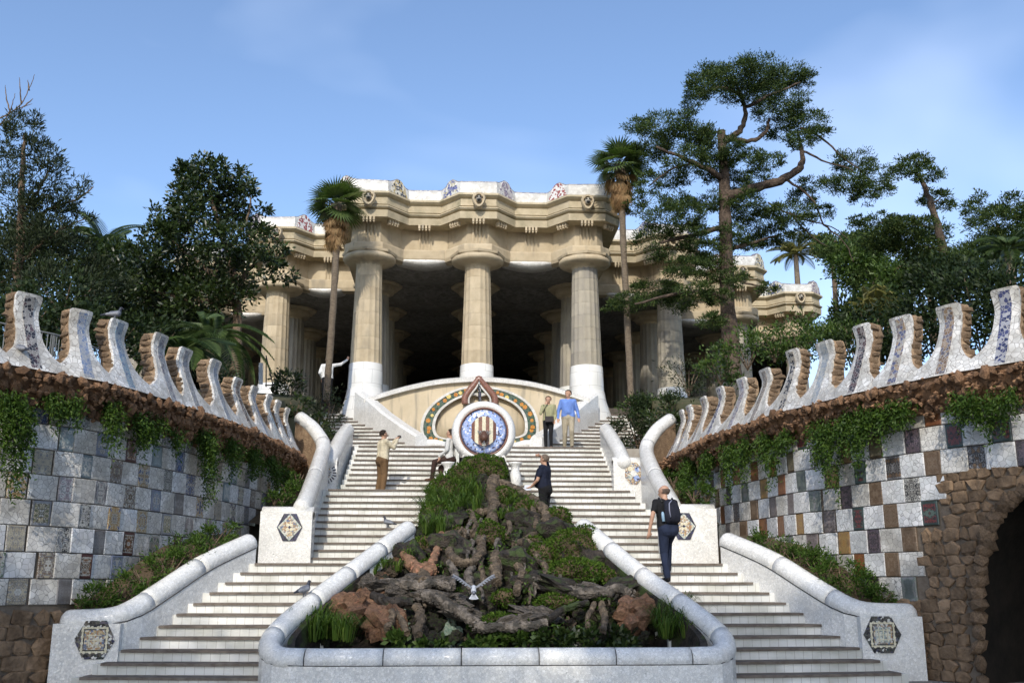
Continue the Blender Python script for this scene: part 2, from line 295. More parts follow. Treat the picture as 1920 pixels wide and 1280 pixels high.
# ================================================================== rounded copings on low walls
def coping(parent, P, r, seg=1.15, zb=None, wall=True, wt=None, name='coping_stone', m='white', n=14, round_ends=(True,True), wallmat='white', off=0.0):
    D = catmull(P, 10); S = [0.0]
    for a, b in zip(D, D[1:]): S.append(S[-1]+(b-a).length)
    tot = S[-1]; k = max(1, round(tot/seg))
    def pos(s):
        i = min(max(int(np.searchsorted(S, s))-1, 0), len(D)-2); return D[i].lerp(D[i+1], (s-S[i])/max(S[i+1]-S[i],1e-6))
    for j in range(k):
        a, b = tot*j/k+0.009, tot*(j+1)/k-0.009; q = max(4, int((b-a)/0.12)); pts = [pos(lerp(a,b,i/q)) for i in range(q+1)]; rad = [r]*(q+1)
        if j == 0 and round_ends[0]:
            t = (pts[0]-pts[1]).normalized(); pts = [pts[0]+t*r*f for f in (0.78,0.6,0.3)]+pts; rad = [r*.15, r*.62, r*.93]+rad
        if j == k-1 and round_ends[1]:
            t = (pts[-1]-pts[-2]).normalized(); pts = pts+[pts[-1]+t*r*f for f in (0.3,0.6,0.78)]; rad = rad+[r*.93, r*.62, r*.15]
        s = MB(); s.tube(pts, rad, n); part(name, s, mt[m], parent, True)
    s = MB(); s.tube(D, r-0.02, 10); part('joint_mortar', s, mt['seam'], parent, True)
    if wall:
        wt = wt or r*0.86; lo = []; ro = []
        q = max(6, int(tot/0.2)); s = MB(); rs = []
        for i in range(q+1):
            p = pos(tot*i/q); t = pos(min(tot, tot*i/q+.02))-pos(max(0, tot*i/q-.02)); t.z = 0; t.normalize(); nn = Vector((-t.y, t.x, 0))
            z0 = zb(p) if callable(zb) else zb
            a, b = p+nn*wt, p-nn*wt; zt = p.z-r*0.42
            rs.append([(a.x,a.y,z0),(a.x,a.y,zt),(b.x,b.y,zt),(b.x,b.y,z0)])
        s.rings(rs); part('wall', s, mt[wallmat], parent)
        for e in (1, 2):
            s = MB(); s.tube([Vector(v[e])+Vector((0, 0, .004)) for v in rs], .011, 5); part('joint_line', s, mt['seam'], parent)
def stair_z(y):
    if y < Y1: return 0
    if y < Y1+10*T: return RISE*(1+(y-Y1)/T)
    if y < Y2: return Z1
    if y < Y2+10*T: return Z1+RISE*(1+(y-Y2)/T)
    if y < Y3: return Z2
    if y < Y3+9*T: return Z2+RISE*(1+(y-Y3)/T)
    return Z3
# ---- the fountain basin
basin = thing('fountain_basin', (0, 15.6, 0), 'white mosaic fountain basin with rounded coping enclosing the rock mound', 'basin')
bp = [(-1.62,20.0,2.56),(-2.10,19.0,2.10),(-2.60,18.0,1.62),(-3.08,17.0,1.16),(-3.36,16.45,0.86),(-3.46,16.05,0.64),(-3.30,15.72,0.48),(-2.85,15.60,0.445),
      (-1.0,15.56,0.445),(1.0,15.56,0.445),(2.85,15.60,0.445),(3.30,15.72,0.48),(3.46,16.05,0.64),(3.36,16.45,0.86),(3.08,17.0,1.16),(2.62,18.0,1.62),(2.20,19.0,2.12),(1.80,20.0,2.62)]
coping(basin, bp, 0.17, 1.12, zb=-0.02)
s = MB(); s.hexa([(-3.1,15.7,-.1),(3.1,15.7,-.1),(3.0,17.2,-.1),(1.6,20,-.1),(-1.6,20,-.1),(-3.0,17.2,-.1)], [(-3.1,15.7,.27),(3.1,15.7,.27),(3.0,17.2,.27),(1.6,20,.27),(-1.6,20,.27),(-3.0,17.2,.27)])
m, N_, L_, b_ = newmat('basin_water'); b_.inputs['Base Color'].default_value = (0.015,0.03,0.025,1); b_.inputs['Roughness'].default_value = 0.08
part('water', s, m, basin)
rs = [[(p.x*.93, p.y+.12, -.05), (p.x*.93, p.y+.12, p.z+.02), (p.x*.90, p.y+.16, p.z+.03), (p.x*.90, p.y+.16, -.05)] for p in catmull(bp, 6)]
s = MB(); s.rings(rs); part('inner_lining', s, mt['rock'], basin)
# ---- side copings along the lowest flight, with their end pillars and hexagon panels
mt['mos_navy'] = MOS('navy_mosaic', [(0.012,0.014,0.05),(0.02,0.02,0.08),(0.03,0.025,0.05),(0.008,0.01,0.03)], 30, (0.08,0.08,0.08), .03, .2, .06, dirt=0)
mt['mos_black'] = MOS('black_white_mosaic', [(0.02,0.02,0.022),(0.03,0.03,0.035),(0.015,0.03,0.03),(0.55,0.55,0.52),(0.02,0.02,0.02),(0.05,0.05,0.09)], 26, (0.1,0.1,0.1), .03, .2, .06, dirt=0)
mt['mos_tan'] = MOS('tan_floral_mosaic', [(0.45,0.33,0.17),(0.60,0.52,0.38),(0.22,0.20,0.18),(0.62,0.60,0.55),(0.35,0.20,0.10),(0.12,0.16,0.25)], 34, (0.25,0.22,0.18), .03, .25, .06, dirt=0)
mt['mos_pale'] = MOS('pale_green_mosaic', [(0.45,0.50,0.45),(0.60,0.62,0.55),(0.30,0.38,0.36),(0.20,0.22,0.22),(0.62,0.60,0.52)], 34, (0.2,0.2,0.18), .03, .25, .06, dirt=0)
mt['mos_cream'] = MOS('cream_mosaic', [(0.66,0.60,0.42),(0.72,0.68,0.52),(0.60,0.55,0.40)], 40, (0.4,0.36,0.28), .03, .25, .05, dirt=0)
mt['mos_red'] = MOS('red_brown_mosaic', [(0.17,0.06,0.04),(0.24,0.085,0.05),(0.12,0.05,0.04),(0.20,0.10,0.06)], 60, (0.30,0.22,0.18), .04, .25, .06, dirt=0)
mt['mos_blue'] = MOS('blue_shard_mosaic', [(0.16,0.26,0.56),(0.24,0.35,0.66),(0.34,0.44,0.70),(0.05,0.055,0.12),(0.20,0.29,0.56),(0.66,0.69,0.76),(0.26,0.33,0.60),(0.36,0.46,0.72),(0.28,0.40,0.70)], 21, (0.45,0.45,0.48), .03, .12, .14, dirt=0)
def ngon(c, rx, rz, n, y, rot=0): return [(c[0]+rx*math.cos(2*math.pi*k/n+rot), y, c[2]+rz*math.sin(2*math.pi*k/n+rot)) for k in range(n)]
def hexpanel(parent, c, yf, rx, rz, kind):
    """flat ornamental panel set into a pillar face that looks towards -Y"""
    s = MB(); s.plate(ngon(c, rx, rz, 6, yf-0.018), (0,0.03,0)); p = part('mosaic_panel', s, mt['mos_navy' if kind == 'diamond' else 'mos_black'], parent)
    if kind == 'diamond':
        s = MB(); s.plate(ngon(c, rx*.93, rz*.86, 4, yf-0.026), (0,0.03,0)); part('diamond_border', s, mt['mos_pale'], p)
        s = MB(); s.plate(ngon(c, rx*.78, rz*.72, 4, yf-0.033), (0,0.03,0)); part('diamond_inlay', s, mt['mos_tan'], p)
        for k in range(4):
            a = k*math.pi/2+math.pi/4; e = (c[0]+rx*.2*math.cos(a), 0, c[2]+rz*.2*math.sin(a)); s = MB(); s.plate(ngon(e, rx*.13, rz*.11, 10, yf-0.038), (0,0.02,0)); part('rosette', s, mt['mos_cream'], p)
        s = MB(); s.plate(ngon(c, rx*.1, rz*.09, 10, yf-0.040), (0,0.02,0)); part('rosette', s, mt['mos_navy'], p)
    else:
        q = rx*.64
        for f, d, mm in ((1.0,.024,'mos_cream'),(.86,.030,'mos_black'),(.76,.036,'mos_tan'),(.62,.042,kind)):
            s = MB(); s.plate([(c[0]-q*f,yf-d,c[2]-q*f*.96),(c[0]+q*f,yf-d,c[2]-q*f*.96),(c[0]+q*f,yf-d,c[2]+q*f*.96),(c[0]-q*f,yf-d,c[2]+q*f*.96)], (0,0.02,0)); part('square_inlay', s, mt[mm], p)
        for k in range(3):
            s = MB(); s.box((c[0]+(k-1)*q*.36, yf-.046, c[2]), (.012,.01,q*1.1)); part('inlay_bar', s, mt['mos_cream'], p)
            s = MB(); s.box((c[0], yf-.047, c[2]+(k-1)*q*.36), (q*1.1,.01,.012)); part('inlay_bar', s, mt['mos_cream'], p)
        for k in range(16):
            a, b = ((-1+2*((k%4)+.5)/4)*q*.93, q*.93); e = [(a,b),(a,-b),(b,a),(-b,a)][k//4]
            s = MB(); s.plate(ngon((c[0]+e[0],0,c[2]+e[1]), .024, .024, 8, yf-.035), (0,.02,0)); part('scallop_inlay', s, mt['mos_cream'], p)
low = {}; COPE = {}
for sgn in (-1, 1):
    if sgn < 0:
        P = [at(130,1165,17.15), at(205,1161,17.15), at(245,1147,17.3), at(300,1112,17.85), at(380,1060,18.75), at(466,1019,19.7)]
        lab = 'white coping wall with hexagon panel climbing beside the steps from the rubble wall'
    else:
        P = [at(1703,1152,17.15), at(1630,1150,17.15), at(1588,1138,17.3), at(1530,1104,17.85), at(1450,1054,18.75), at(1364,1016,19.7)]
        lab = 'white coping wall with hexagon panel climbing beside the steps from the tunnel'
    t = thing('stair_parapet', (P[0].x, P[0].y, 0), lab, 'low wall'); low[sgn] = t
    coping(t, P, 0.19, 1.2, zb=lambda p: max(0, stair_z(p.y)-0.6), wt=0.20)
    s = MB(); xo, xi = sgn*6.99, sgn*5.95; zt = P[0].z-0.02; COPE[sgn] = P
    s.hexa([(min(xo,xi),16.88,0),(max(xo,xi),16.88,0),(max(xo,xi),17.4,0),(min(xo,xi),17.4,0)], [(min(xo,xi),16.88,zt),(max(xo,xi),16.88,zt),(max(xo,xi),17.4,zt),(min(xo,xi),17.4,zt)])
    part('pillar', s, mt['white'], t)
    hexpanel(t, at(177 if sgn < 0 else 1655, 1199 if sgn < 0 else 1189, 16.86), 16.88, 0.315, 0.335, 'mos_tan' if sgn < 0 else 'mos_pale')
# ---- pillars with diamond panels at the first landing; tubes beside the middle and upper flights
mid = {}
for sgn in (-1, 1):
    if sgn < 0:
        P = [at(566,952,22.35), at(575,935,22.9), at(590,893,24.9), at(600,862,26.4), at(606,842,27.2), at(605,828,27.5), at(588,804,27.9), at(562,783,28.3)]
        xa, xb, zt, pc = at(489,953,22.1).x, at(586,953,22.1).x, at(540,958,22.1).z, at(543,988,22.08); lab = 'white mosaic pillar with navy diamond panel and sloping coping beside the checkered blue wall'
    else:
        P = [at(1262,952,22.35), at(1254,935,22.9), at(1230,893,24.9), at(1216,862,26.4), at(1212,846,27.2), at(1214,832,27.5), at(1232,806,27.9), at(1258,786,28.3)]
        xa, xb, zt, pc = at(1240,953,22.1).x, at(1343,953,22.1).x, at(1300,953,22.1).z, at(1282,986,22.08); lab = 'white mosaic pillar with navy diamond panel and sloping coping behind the man with the backpack'
    t = thing('stair_parapet', (P[0].x, P[0].y, Z1), lab, 'low wall'); mid[sgn] = t
    coping(t, P[:6], 0.195, 2.4, zb=lambda p: max(Z1, stair_z(p.y)-0.5), wt=0.17, round_ends=(True, False)); coping(t, P[5:], 0.19, 2.4, zb=4.2, wt=0.15, round_ends=(False, False), wallmat='rust')
    s = MB(); s.hexa([(xa,22.1,Z1-.3),(xb,22.1,Z1-.3),(xb,22.6,Z1-.3),(xa,22.6,Z1-.3)], [(xa,22.1,zt),(xb,22.1,zt),(xb,22.6,zt),(xa,22.6,zt)]); part('pillar', s, mt['white'], t)
    s = MB(); s.tube([(xa,22.36,zt-.02),(xb,22.36,zt-.02)], 0.14, 12); part('pillar_cap', s, mt['white'], t, True)
    hexpanel(t, pc, 22.1, 0.27, 0.33, 'diamond')
    # upper tube and landing pillar with round medallion
    if sgn < 0:
        P = [at(616,868,27.45), at(628,845,28.3), at(641,820,29.6), at(651,806,30.6)]; xa, xb, zt, mc = at(603,868,27.4).x, at(632,868,27.4).x, at(610,862,27.4).z, at(612,886,27.38); lab = 'white tube coping and pillar with radiating black and white medallion above the landing'
    else:
        P = [at(1170,868,27.45), at(1160,845,28.3), at(1146,820,29.6), at(1136,806,30.6)]; xa, xb, zt, mc = at(1150,868,27.4).x, at(1208,868,27.4).x, at(1190,862,27.4).z, at(1188,887,27.38); lab = 'white tube coping and pillar with blue and tan round medallion above the landing'
    t = thing('stair_parapet', (P[0].x, P[0].y, Z2), lab, 'low wall')
    coping(t, P, 0.21, 3.0, zb=lambda p: max(Z2, stair_z(p.y)-0.5), wt=0.18)
    s = MB(); s.hexa([(xa,27.4,Z2-.3),(xb,27.4,Z2-.3),(xb,27.8,Z2-.3),(xa,27.8,Z2-.3)], [(xa,27.4,zt),(xb,27.4,zt),(xb,27.8,zt),(xa,27.8,zt)]); part('pillar', s, mt['white'], t)
    s = MB(); s.tube([(xa,27.6,zt-.02),(xb,27.6,zt-.02)], 0.12, 12); part('pillar_cap', s, mt['white'], t, True)
    if sgn < 0:
        s = MB(); s.plate(ngon(mc, .27, .30, 24, 27.38), (0,.03,0)); p = part('medallion', s, mt['white'], t)
        for k in range(20):
            a = 2*math.pi*k/20; e0, e1 = .17, .265; da = .075
            s = MB(); s.plate([(mc.x+e*math.cos(a+d), 27.372, mc.z+1.1*e*math.sin(a+d)) for e, d in ((e0,-da),(e1,-da*.8),(e1,da*.8),(e0,da))], (0,.02,0)); part('ray_inlay', s, mt['mos_navy'], p)
        s = MB(); s.plate(ngon(mc, .14, .15, 16, 27.368), (0,.02,0)); part('centre_inlay', s, mt['mos_tan'], p)
    else:
        s = MB(); s.plate(ngon(mc, .25, .32, 8, 27.38, math.pi/8), (0,.03,0)); p = part('medallion', s, mt['mos_tan'], t)
        for (dx, dz, rr, mm) in ((0,0,.09,'white'),(-.09,.12,.07,'mos_cream'),(.1,.1,.07,'mos_blue'),(.08,-.13,.08,'mos_blue'),(-.1,-.1,.07,'mos_pale')):
            s = MB(); s.plate(ngon((mc.x+dx,0,mc.z+dz), rr, rr, 10, 27.37), (0,.02,0)); part('round_inlay', s, mt[mm], p)
# ================================================================== the two curved checkered walls with fins
ZB = 4.85                                             # underside of the white crest
class Curve:
    def __init__(s, P, side):
        s.D = catmull(P, 12); s.side = side; s.S = [0.0]
        for a, b in zip(s.D, s.D[1:]): s.S.append(s.S[-1]+(b-a).length)
        s.L = s.S[-1]
    def pos(s, q):
        i = min(max(int(np.searchsorted(s.S, q))-1, 0), len(s.D)-2); return s.D[i].lerp(s.D[i+1], (q-s.S[i])/max(s.S[i+1]-s.S[i], 1e-6))
    def frame(s, q):
        t = (s.pos(min(s.L, q+.15))-s.pos(max(0, q-.15))).normalized(); n = Vector((t.y, -t.x, 0))*(1 if s.side < 0 else -1); return t, n
    def pt(s, q, off, z): p = s.pos(q); t, n = s.frame(q); p = p+n*off; return Vector((p.x, p.y, z))
    def at_px(s, px, z=None, off=0.0):
        z = ZB if z is None else z; lo, hi = 0.0, s.L; up = pix(s.pt(s.L, off, z))[0] > pix(s.pt(0, off, z))[0]
        for _ in range(40):
            q = (lo+hi)/2
            if (pix(s.pt(q, off, z))[0] < px) == up: lo = q
            else: hi = q
        return (lo+hi)/2
LP = [(0,680),(117,702),(200,717),(283,740),(367,767),(443,793),(507,820),(550,843),(583,867)]
RP = [(1920,676),(1787,699),(1662,724),(1578,743),(1516,760),(1453,775),(1391,797),(1328,818),(1287,839),(1257,853),(1232,870)]
def wallpts(P):
    Q = [atz(a, b, ZB) for a, b in P]
    for q in Q: q.z = 0
    d = (Q[0]-Q[1]).normalized(); return [Q[0]+d*3.2, Q[0]+d*1.6]+Q
WL, WR = Curve(wallpts(LP), -1), Curve(wallpts(RP), 1)
OFF = -0.40                                           # tiled face stands back under the ledge
def rock_mesh(name, m, seed, sub=2, amp=0.35, flat=1.0, freq=1.6):
    bm = bmesh.new(); bmesh.ops.create_icosphere(bm, subdivisions=sub, radius=1.0); o = Vector((seed*7.3, seed*3.1, seed*1.7))
    for v in bm.verts:
        d = v.co.normalized(); k = 1+amp*noise.noise(d*freq+o)+amp*.5*noise.noise(d*freq*3+o)+amp*.22*noise.noise(d*freq*7+o); v.co = Vector((d.x*k, d.y*k, d.z*k*flat))
    me = bpy.data.meshes.new(name); bm.to_mesh(me); bm.free(); me.materials.append(m); return me
ROCKS = {k: [rock_mesh(k+'_shape', mt[k], i+len(k), 1) for i in range(5)] for k in ('ledge', 'rust', 'rubble')}
for k in ('rock', 'rock_grey', 'rock_red', 'rock_root', 'rock_teal'): ROCKS[k] = [rock_mesh(k+'_shape', mt[k], i+3*len(k), 3, 0.62, 1.0, 2.1) for i in range(4)]
def TRS(p, rot, sc): return Matrix.LocRotScale(Vector(p), Euler(rot) if not isinstance(rot, (Matrix,)) else rot.to_quaternion(), Vector(sc))
# ---- patterned tiles: mirrored noise gives each tile its own ornament
def TILE(name, cols, border=None, scale=9.0, hw=0.155, hh=0.195, grain=True):
    m, N, L, b = newmat(name); tc = N.new('ShaderNodeTexCoord'); oi = N.new('ShaderNodeObjectInfo')
    ab = N.new('ShaderNodeVectorMath'); ab.operation = 'ABSOLUTE'; L.new(tc.outputs['Object'], ab.inputs[0])
    va = N.new('ShaderNodeVectorMath'); va.operation = 'MULTIPLY_ADD'; L.new(oi.outputs['Random'], va.inputs[0]); va.inputs[1].default_value = (41, 67, 23); L.new(ab.outputs[0], va.inputs[2])
    vo = N.new('ShaderNodeTexVoronoi'); vo.inputs['Scale'].default_value = scale; L.new(va.outputs[0], vo.inputs['Vector'])
    n1 = N.new('ShaderNodeTexNoise'); n1.inputs['Scale'].default_value = scale*1.6; n1.inputs['Detail'].default_value = 3; n1.inputs['Distortion'].default_value = 1.2; L.new(va.outputs[0], n1.inputs['Vector'])
    ad = N.new('ShaderNodeMath'); ad.operation = 'MULTIPLY_ADD'; L.new(vo.outputs['Distance'], ad.inputs[0]); ad.inputs[1].default_value = 0.5; L.new(n1.outputs['Fac'], ad.inputs[2])
    k = len(cols); r = ramp(N, [(0.50+0.5*(i/k), c) for i, c in enumerate(cols)], 'CONSTANT'); L.new(ad.outputs[0], r.inputs['Fac']); out = r.outputs['Color']
    if border:
        sp = N.new('ShaderNodeSeparateXYZ'); L.new(ab.outputs[0], sp.inputs[0])
        d1 = N.new('ShaderNodeMath'); d1.operation = 'DIVIDE'; L.new(sp.outputs['X'], d1.inputs[0]); d1.inputs[1].default_value = hw
        d2 = N.new('ShaderNodeMath'); d2.operation = 'DIVIDE'; L.new(sp.outputs['Z'], d2.inputs[0]); d2.inputs[1].default_value = hh
        mxx = N.new('ShaderNodeMath'); mxx.operation = 'MAXIMUM'; L.new(d1.outputs[0], mxx.inputs[0]); L.new(d2.outputs[0], mxx.inputs[1])
        br = ramp(N, [(0, (0,0,0)), (0.80, (1,1,1))], 'CONSTANT'); L.new(mxx.outputs[0], br.inputs['Fac'])
        mm = N.new('ShaderNodeMixRGB'); L.new(br.outputs['Color'], mm.inputs['Fac']); L.new(out, mm.inputs['Color1']); mm.inputs['Color2'].default_value = (*border, 1); out = mm.outputs['Color']
    v2 = N.new('ShaderNodeTexVoronoi'); v2.feature = 'DISTANCE_TO_EDGE'; v2.inputs['Scale'].default_value = 30; L.new(va.outputs[0], v2.inputs['Vector'])
    gr = ramp(N, [(0.015, (0.6,0.58,0.55)), (0.04, (1,1,1))]); L.new(v2.outputs['Distance'], gr.inputs['Fac'])
    n3 = N.new('ShaderNodeTexNoise'); n3.inputs['Scale'].default_value = 5; n3.inputs['Detail'].default_value = 6; L.new(va.outputs[0], n3.inputs['Vector'])
    dr = ramp(N, [(0.35, (0.62,0.60,0.57)), (0.65, (1,1,1))]); L.new(n3.outputs['Fac'], dr.inputs['Fac'])
    for o_ in (gr.outputs['Color'], dr.outputs['Color']):
        mu = N.new('ShaderNodeMixRGB'); mu.blend_type = 'MULTIPLY'; mu.inputs['Fac'].default_value = 1; L.new(out, mu.inputs['Color1']); L.new(o_, mu.inputs['Color2']); out = mu.outputs['Color']
    L.new(out, b.inputs['Base Color']); b.inputs['Roughness'].default_value = 0.35; return m
pale, cream, navy, blue, sky_, green, brown, rust, dark, ochre, grey = (0.50,0.50,0.47), (0.48,0.43,0.32), (0.045,0.06,0.17), (0.10,0.17,0.42), (0.26,0.36,0.44), (0.12,0.19,0.11), (0.16,0.105,0.065), (0.26,0.12,0.05), (0.045,0.042,0.045), (0.34,0.22,0.09), (0.24,0.24,0.25)
LT = [TILE('tile_blue', [(0.13,0.20,0.40), pale, navy, (0.16,0.23,0.42)]), TILE('tile_tan_mix', [cream, grey, brown, pale], None, 12), TILE('tile_grey_tan', [grey, cream, (0.30,0.28,0.25), pale], None, 10), TILE('tile_blue_pale', [grey, pale, (0.20,0.24,0.34), sky_], (0.22,0.25,0.34)), TILE('tile_green', [green, pale, cream, navy]), TILE('tile_teal', [(0.24,0.31,0.33), (0.28,0.33,0.35), pale, (0.24,0.30,0.32)], (0.19,0.25,0.28), 5), TILE('tile_olive_floral', [(0.16,0.17,0.09), cream, (0.11,0.10,0.06), pale], (0.24,0.25,0.27), 12),
      TILE('tile_mauve', [grey, pale, (0.30,0.24,0.26), grey]), TILE('tile_floral', [pale, dark, pale, grey], None, 11), TILE('tile_ochre', [cream, ochre, pale, navy]), TILE('tile_grey_blue', [grey, (0.24,0.27,0.30), (0.17,0.17,0.17), pale], (0.17,0.17,0.22), 6),
      TILE('tile_brown_floral', [brown, pale, rust, dark], (0.10,0.04,0.04)), TILE('tile_plain_grey', [(0.20,0.19,0.19), (0.24,0.23,0.23), (0.18,0.17,0.17)], None, 5)]
RT = [TILE('tile_dull_brown', [brown, (0.22,0.16,0.11), brown]), TILE('tile_rust', [rust, (0.22,0.085,0.035), rust], None, 4), TILE('tile_ochre_plain', [(0.33,0.19,0.07), ochre, (0.30,0.19,0.10)], None, 4), TILE('tile_dark', [dark, grey, dark, brown], None, 11),
      TILE('tile_black_white', [dark, pale, dark, pale], None, 13), TILE('tile_grey_mauve', [(0.17,0.14,0.14), (0.23,0.20,0.20), (0.14,0.12,0.12)], None, 12), TILE('tile_dark_mauve', [(0.10,0.08,0.11), (0.16,0.12,0.14), dark, (0.12,0.10,0.12)], None, 10), TILE('tile_framed', [(0.22,0.19,0.12), (0.28,0.24,0.16), (0.2,0.17,0.12)], (0.10,0.07,0.04), 5),
      TILE('tile_grey_green', [grey, (0.17,0.20,0.18), (0.12,0.14,0.14)], None, 7), TILE('tile_red_black', [dark, (0.20,0.06,0.06), dark, (0.10,0.14,0.12)], (0.05,0.08,0.08), 9)]
def slab_mesh(name, w, h, d, m, bev=0.012):
    s = MB(); a, c = w/2, h/2
    s.rings([[(-a,0,-c),(a,0,-c),(a,0,c),(-a,0,c)], [(-a,-d*.6,-c),(a,-d*.6,-c),(a,-d*.6,c),(-a,-d*.6,c)], [(-a+bev,-d,-c+bev),(a-bev,-d,-c+bev),(a-bev,-d,c-bev),(-a+bev,-d,c-bev)]])
    return s.mesh(name, m)
TW, TC, TH = 0.51, 0.33, 0.41
white_meshes = [slab_mesh('white_tile_shape', TW-.012, TH-.012, 0.022, mt['white_tile']), slab_mesh('white_tile_clean_shape', TW-.012, TH-.012, 0.026, mt['white_tile_b'])]
colour_meshes = {-1: [slab_mesh('patterned_tile_shape', TC-.010, TH-.012, 0.026, m) for m in LT], 1: [slab_mesh('patterned_tile_shape', TC-.010, TH-.012, 0.026, m) for m in RT]}
# ---- the arch of the tunnel in the right-hand wall
S_ARCH = WR.at_px(1837, 0.6, OFF)                     # far jamb of the arch (near end of the curve has smaller s)
ARCH_HW, ARCH_H = 1.45, 2.95; S_ARCHC = S_ARCH-ARCH_HW
def in_arch(q, z, grow=0.0):
    u = (q-S_ARCHC)/(ARCH_HW+grow); h = z/(ARCH_H+grow)
    return abs(u) < 1 and h < 1 and abs(u)**2.6+max(h,0)**2.4 < 1
walls = {}; FIN_TOPS = []
for side, W in ((-1, WL), (1, WR)):
    nmw = 'blue and white' if side < 0 else 'brown and white'
    t = thing('crested_wall', (W.pos(W.L*.4).x, W.pos(W.L*.4).y, 0), 'curved %s checkered tile wall with white mosaic fins along its crest' % nmw + ('' if side < 0 else ', above the tunnel'), 'wall'); walls[side] = t
    # core
    s = MB(); nq, nz_ = int(W.L/.14), int((ZB-.1)/.13); vs = []; fs = []
    for i in range(nq+1):
        q = W.L*i/nq
        for k in range(nz_+1): vs.append(W.pt(q, OFF-.012, (ZB-.1)*k/nz_))
    for i in range(nq):
        for k in range(nz_):
            q, z = W.L*(i+.5)/nq, (ZB-.1)*(k+.5)/nz_
            if side > 0 and in_arch(q, z): continue
            a = i*(nz_+1)+k; fs.append((a, a+nz_+1, a+nz_+2, a+1))
    s.add(vs, fs); part('mortar_bed', s, mt['grout'], t)
    s = MB(); s.rings([[W.pt(W.L*i/40, OFF-.45, 3.2), W.pt(W.L*i/40, OFF-.45, ZB+.05), W.pt(W.L*i/40, -.06, ZB+.02), W.pt(W.L*i/40, -.06, ZB-.1), W.pt(W.L*i/40, OFF-.03, ZB-.62)] for i in range(41)]); part('wall_head', s, mt['ledge'], t)
    # tiles
    z0 = 1.20 if side < 0 else 1.24; lim = [1750, 1740, 1742, 1786, 1772, 1955, 1985, 1985, 1985]
    tr = random.Random(5 if side < 0 else 9)
    for row in range(8):
        zc = z0+TH*(row+.5); q = W.at_px(-40, zc, OFF) if side < 0 else W.at_px(2000, zc, OFF); q = max(0.05, q)-0.42*((row+(0 if side < 0 else 1)) % 2)-tr.uniform(0,.1)
        kcol = 0
        while q < W.L-.05:
            kcol += 1; wdt = TW if kcol % 2 else TC; qc = q+wdt/2; q += wdt
            if qc < .05 or qc+wdt/2 > W.L: continue
            p = W.pt(qc, OFF, zc); px, py = pix(p)
            if zc+TH/2 < stair_z(p.y)+.05 or px < -40 or px > 1990: continue
            if side > 0 and px > lim[row]-18: continue
            tn, n = W.frame(qc); rot = Matrix((( tn.x*(1 if side<0 else -1), -n.x, 0), (tn.y*(1 if side<0 else -1), -n.y, 0), (0, 0, 1)))
            mat = Matrix.Translation(p+n*tr.uniform(-.006,.014)) @ rot.to_4x4() @ Matrix.Rotation(tr.uniform(-.014,.014), 4, 'Y') @ Matrix.Rotation(tr.uniform(-.03,.03), 4, 'X') @ Matrix.Rotation(tr.uniform(-.03,.03), 4, 'Z')
            if wdt == TW: obj('white_tile', white_meshes[1 if tr.random() < (.40 if side < 0 else .50) else 0], t, mat)
            else: obj('patterned_tile', tr.choice(colour_meshes[side]), t, mat)
    # fins
    base = [69,168,248,327,373,430,473,503,530,547,563] if side < 0 else [1874,1762,1670,1595,1524,1462,1407,1366,1324,1293,1268,1253]
    Q = [W.at_px(b, ZB, 0) for b in base]; Q = [Q[0]-(Q[1]-Q[0])]+Q
    Q = [q for q in Q if q > .1]
    strips = [[(0.18,0.23,0.32),(0.24,0.28,0.34),(0.30,0.34,0.38)], [(0.10,0.07,0.08),(0.30,0.29,0.28),(0.04,0.04,0.05)], [(0.15,0.21,0.34),(0.22,0.27,0.38),(0.30,0.33,0.38)], [(0.18,0.27,0.34),(0.24,0.30,0.36),(0.14,0.20,0.30)], [(0.24,0.26,0.30),(0.32,0.33,0.34),(0.16,0.16,0.2)], [(0.18,0.19,0.22),(0.30,0.31,0.30),(0.22,0.24,0.28)]] if side < 0 else \
             [[(0.24,0.25,0.33),(0.38,0.37,0.41),(0.24,0.20,0.22)], [(0.04,0.05,0.12),(0.07,0.08,0.18),(0.35,0.36,0.4)], [(0.22,0.15,0.10),(0.30,0.22,0.15),(0.15,0.14,0.17)], [(0.22,0.18,0.17),(0.34,0.26,0.18),(0.12,0.13,0.22),(0.4,0.38,0.34)], [(0.05,0.045,0.05),(0.30,0.27,0.26),(0.10,0.06,0.06)], [(0.30,0.34,0.38),(0.40,0.42,0.42)], [(0.03,0.03,0.03),(0.36,0.33,0.28)], [(0.20,0.18,0.17),(0.30,0.27,0.25)]]
    smats = [MOS('fin_strip_mosaic', c, 17, (0.35,0.34,0.33), .05, .25, .06) for c in strips]
    fr = random.Random(3)
    for i, q in enumerate(Q):
        qa = (Q[i-1]+q)/2 if i else q-(Q[1]-Q[0])/2; qb = (Q[i+1]+q)/2 if i < len(Q)-1 else min(W.L-.02, q+.45)
        H = 1.30+fr.uniform(-.05,.05)-(0.10 if i > 6 else 0); wt = 0.195+fr.uniform(-.015,.015); lean = fr.uniform(-.03,.03)
        def yoff(z): v = z/H; return -0.46*min(1, v/.82)**.85+(0.10*max(0, v-.72)/.28 if v > .72 else 0)
        def hw(z, full):
            if z < .20: return full
            v = min(1, (z-.20)/(.66*H)); f = wt+(full-wt)*(1-v)**4.6; return f+.035*max(0, (z/H-.74)/.26)
        zs = [0, .1, .2, .24, .29, .35, .42, .5, .6, .7, .82, .94, 1.04, 1.14, H-.08, H-.025, H]
        def pt(u, z, dy):                              # u in -1..1 across, local to the wall curve
            e = hw(z, (qb-q) if u > 0 else (q-qa)); qq = q+u*e+lean*z
            if z > H-.05: qq = q+u*e*(.86 if z > H-.01 else .96)+lean*z
            d = yoff(z)+dy; return W.pt(min(max(qq, 0), W.L), d, ZB+z)
        fo = tag(obj('fin_base', None, t, Matrix.Translation(W.pt(q, 0, ZB))), '') if False else None
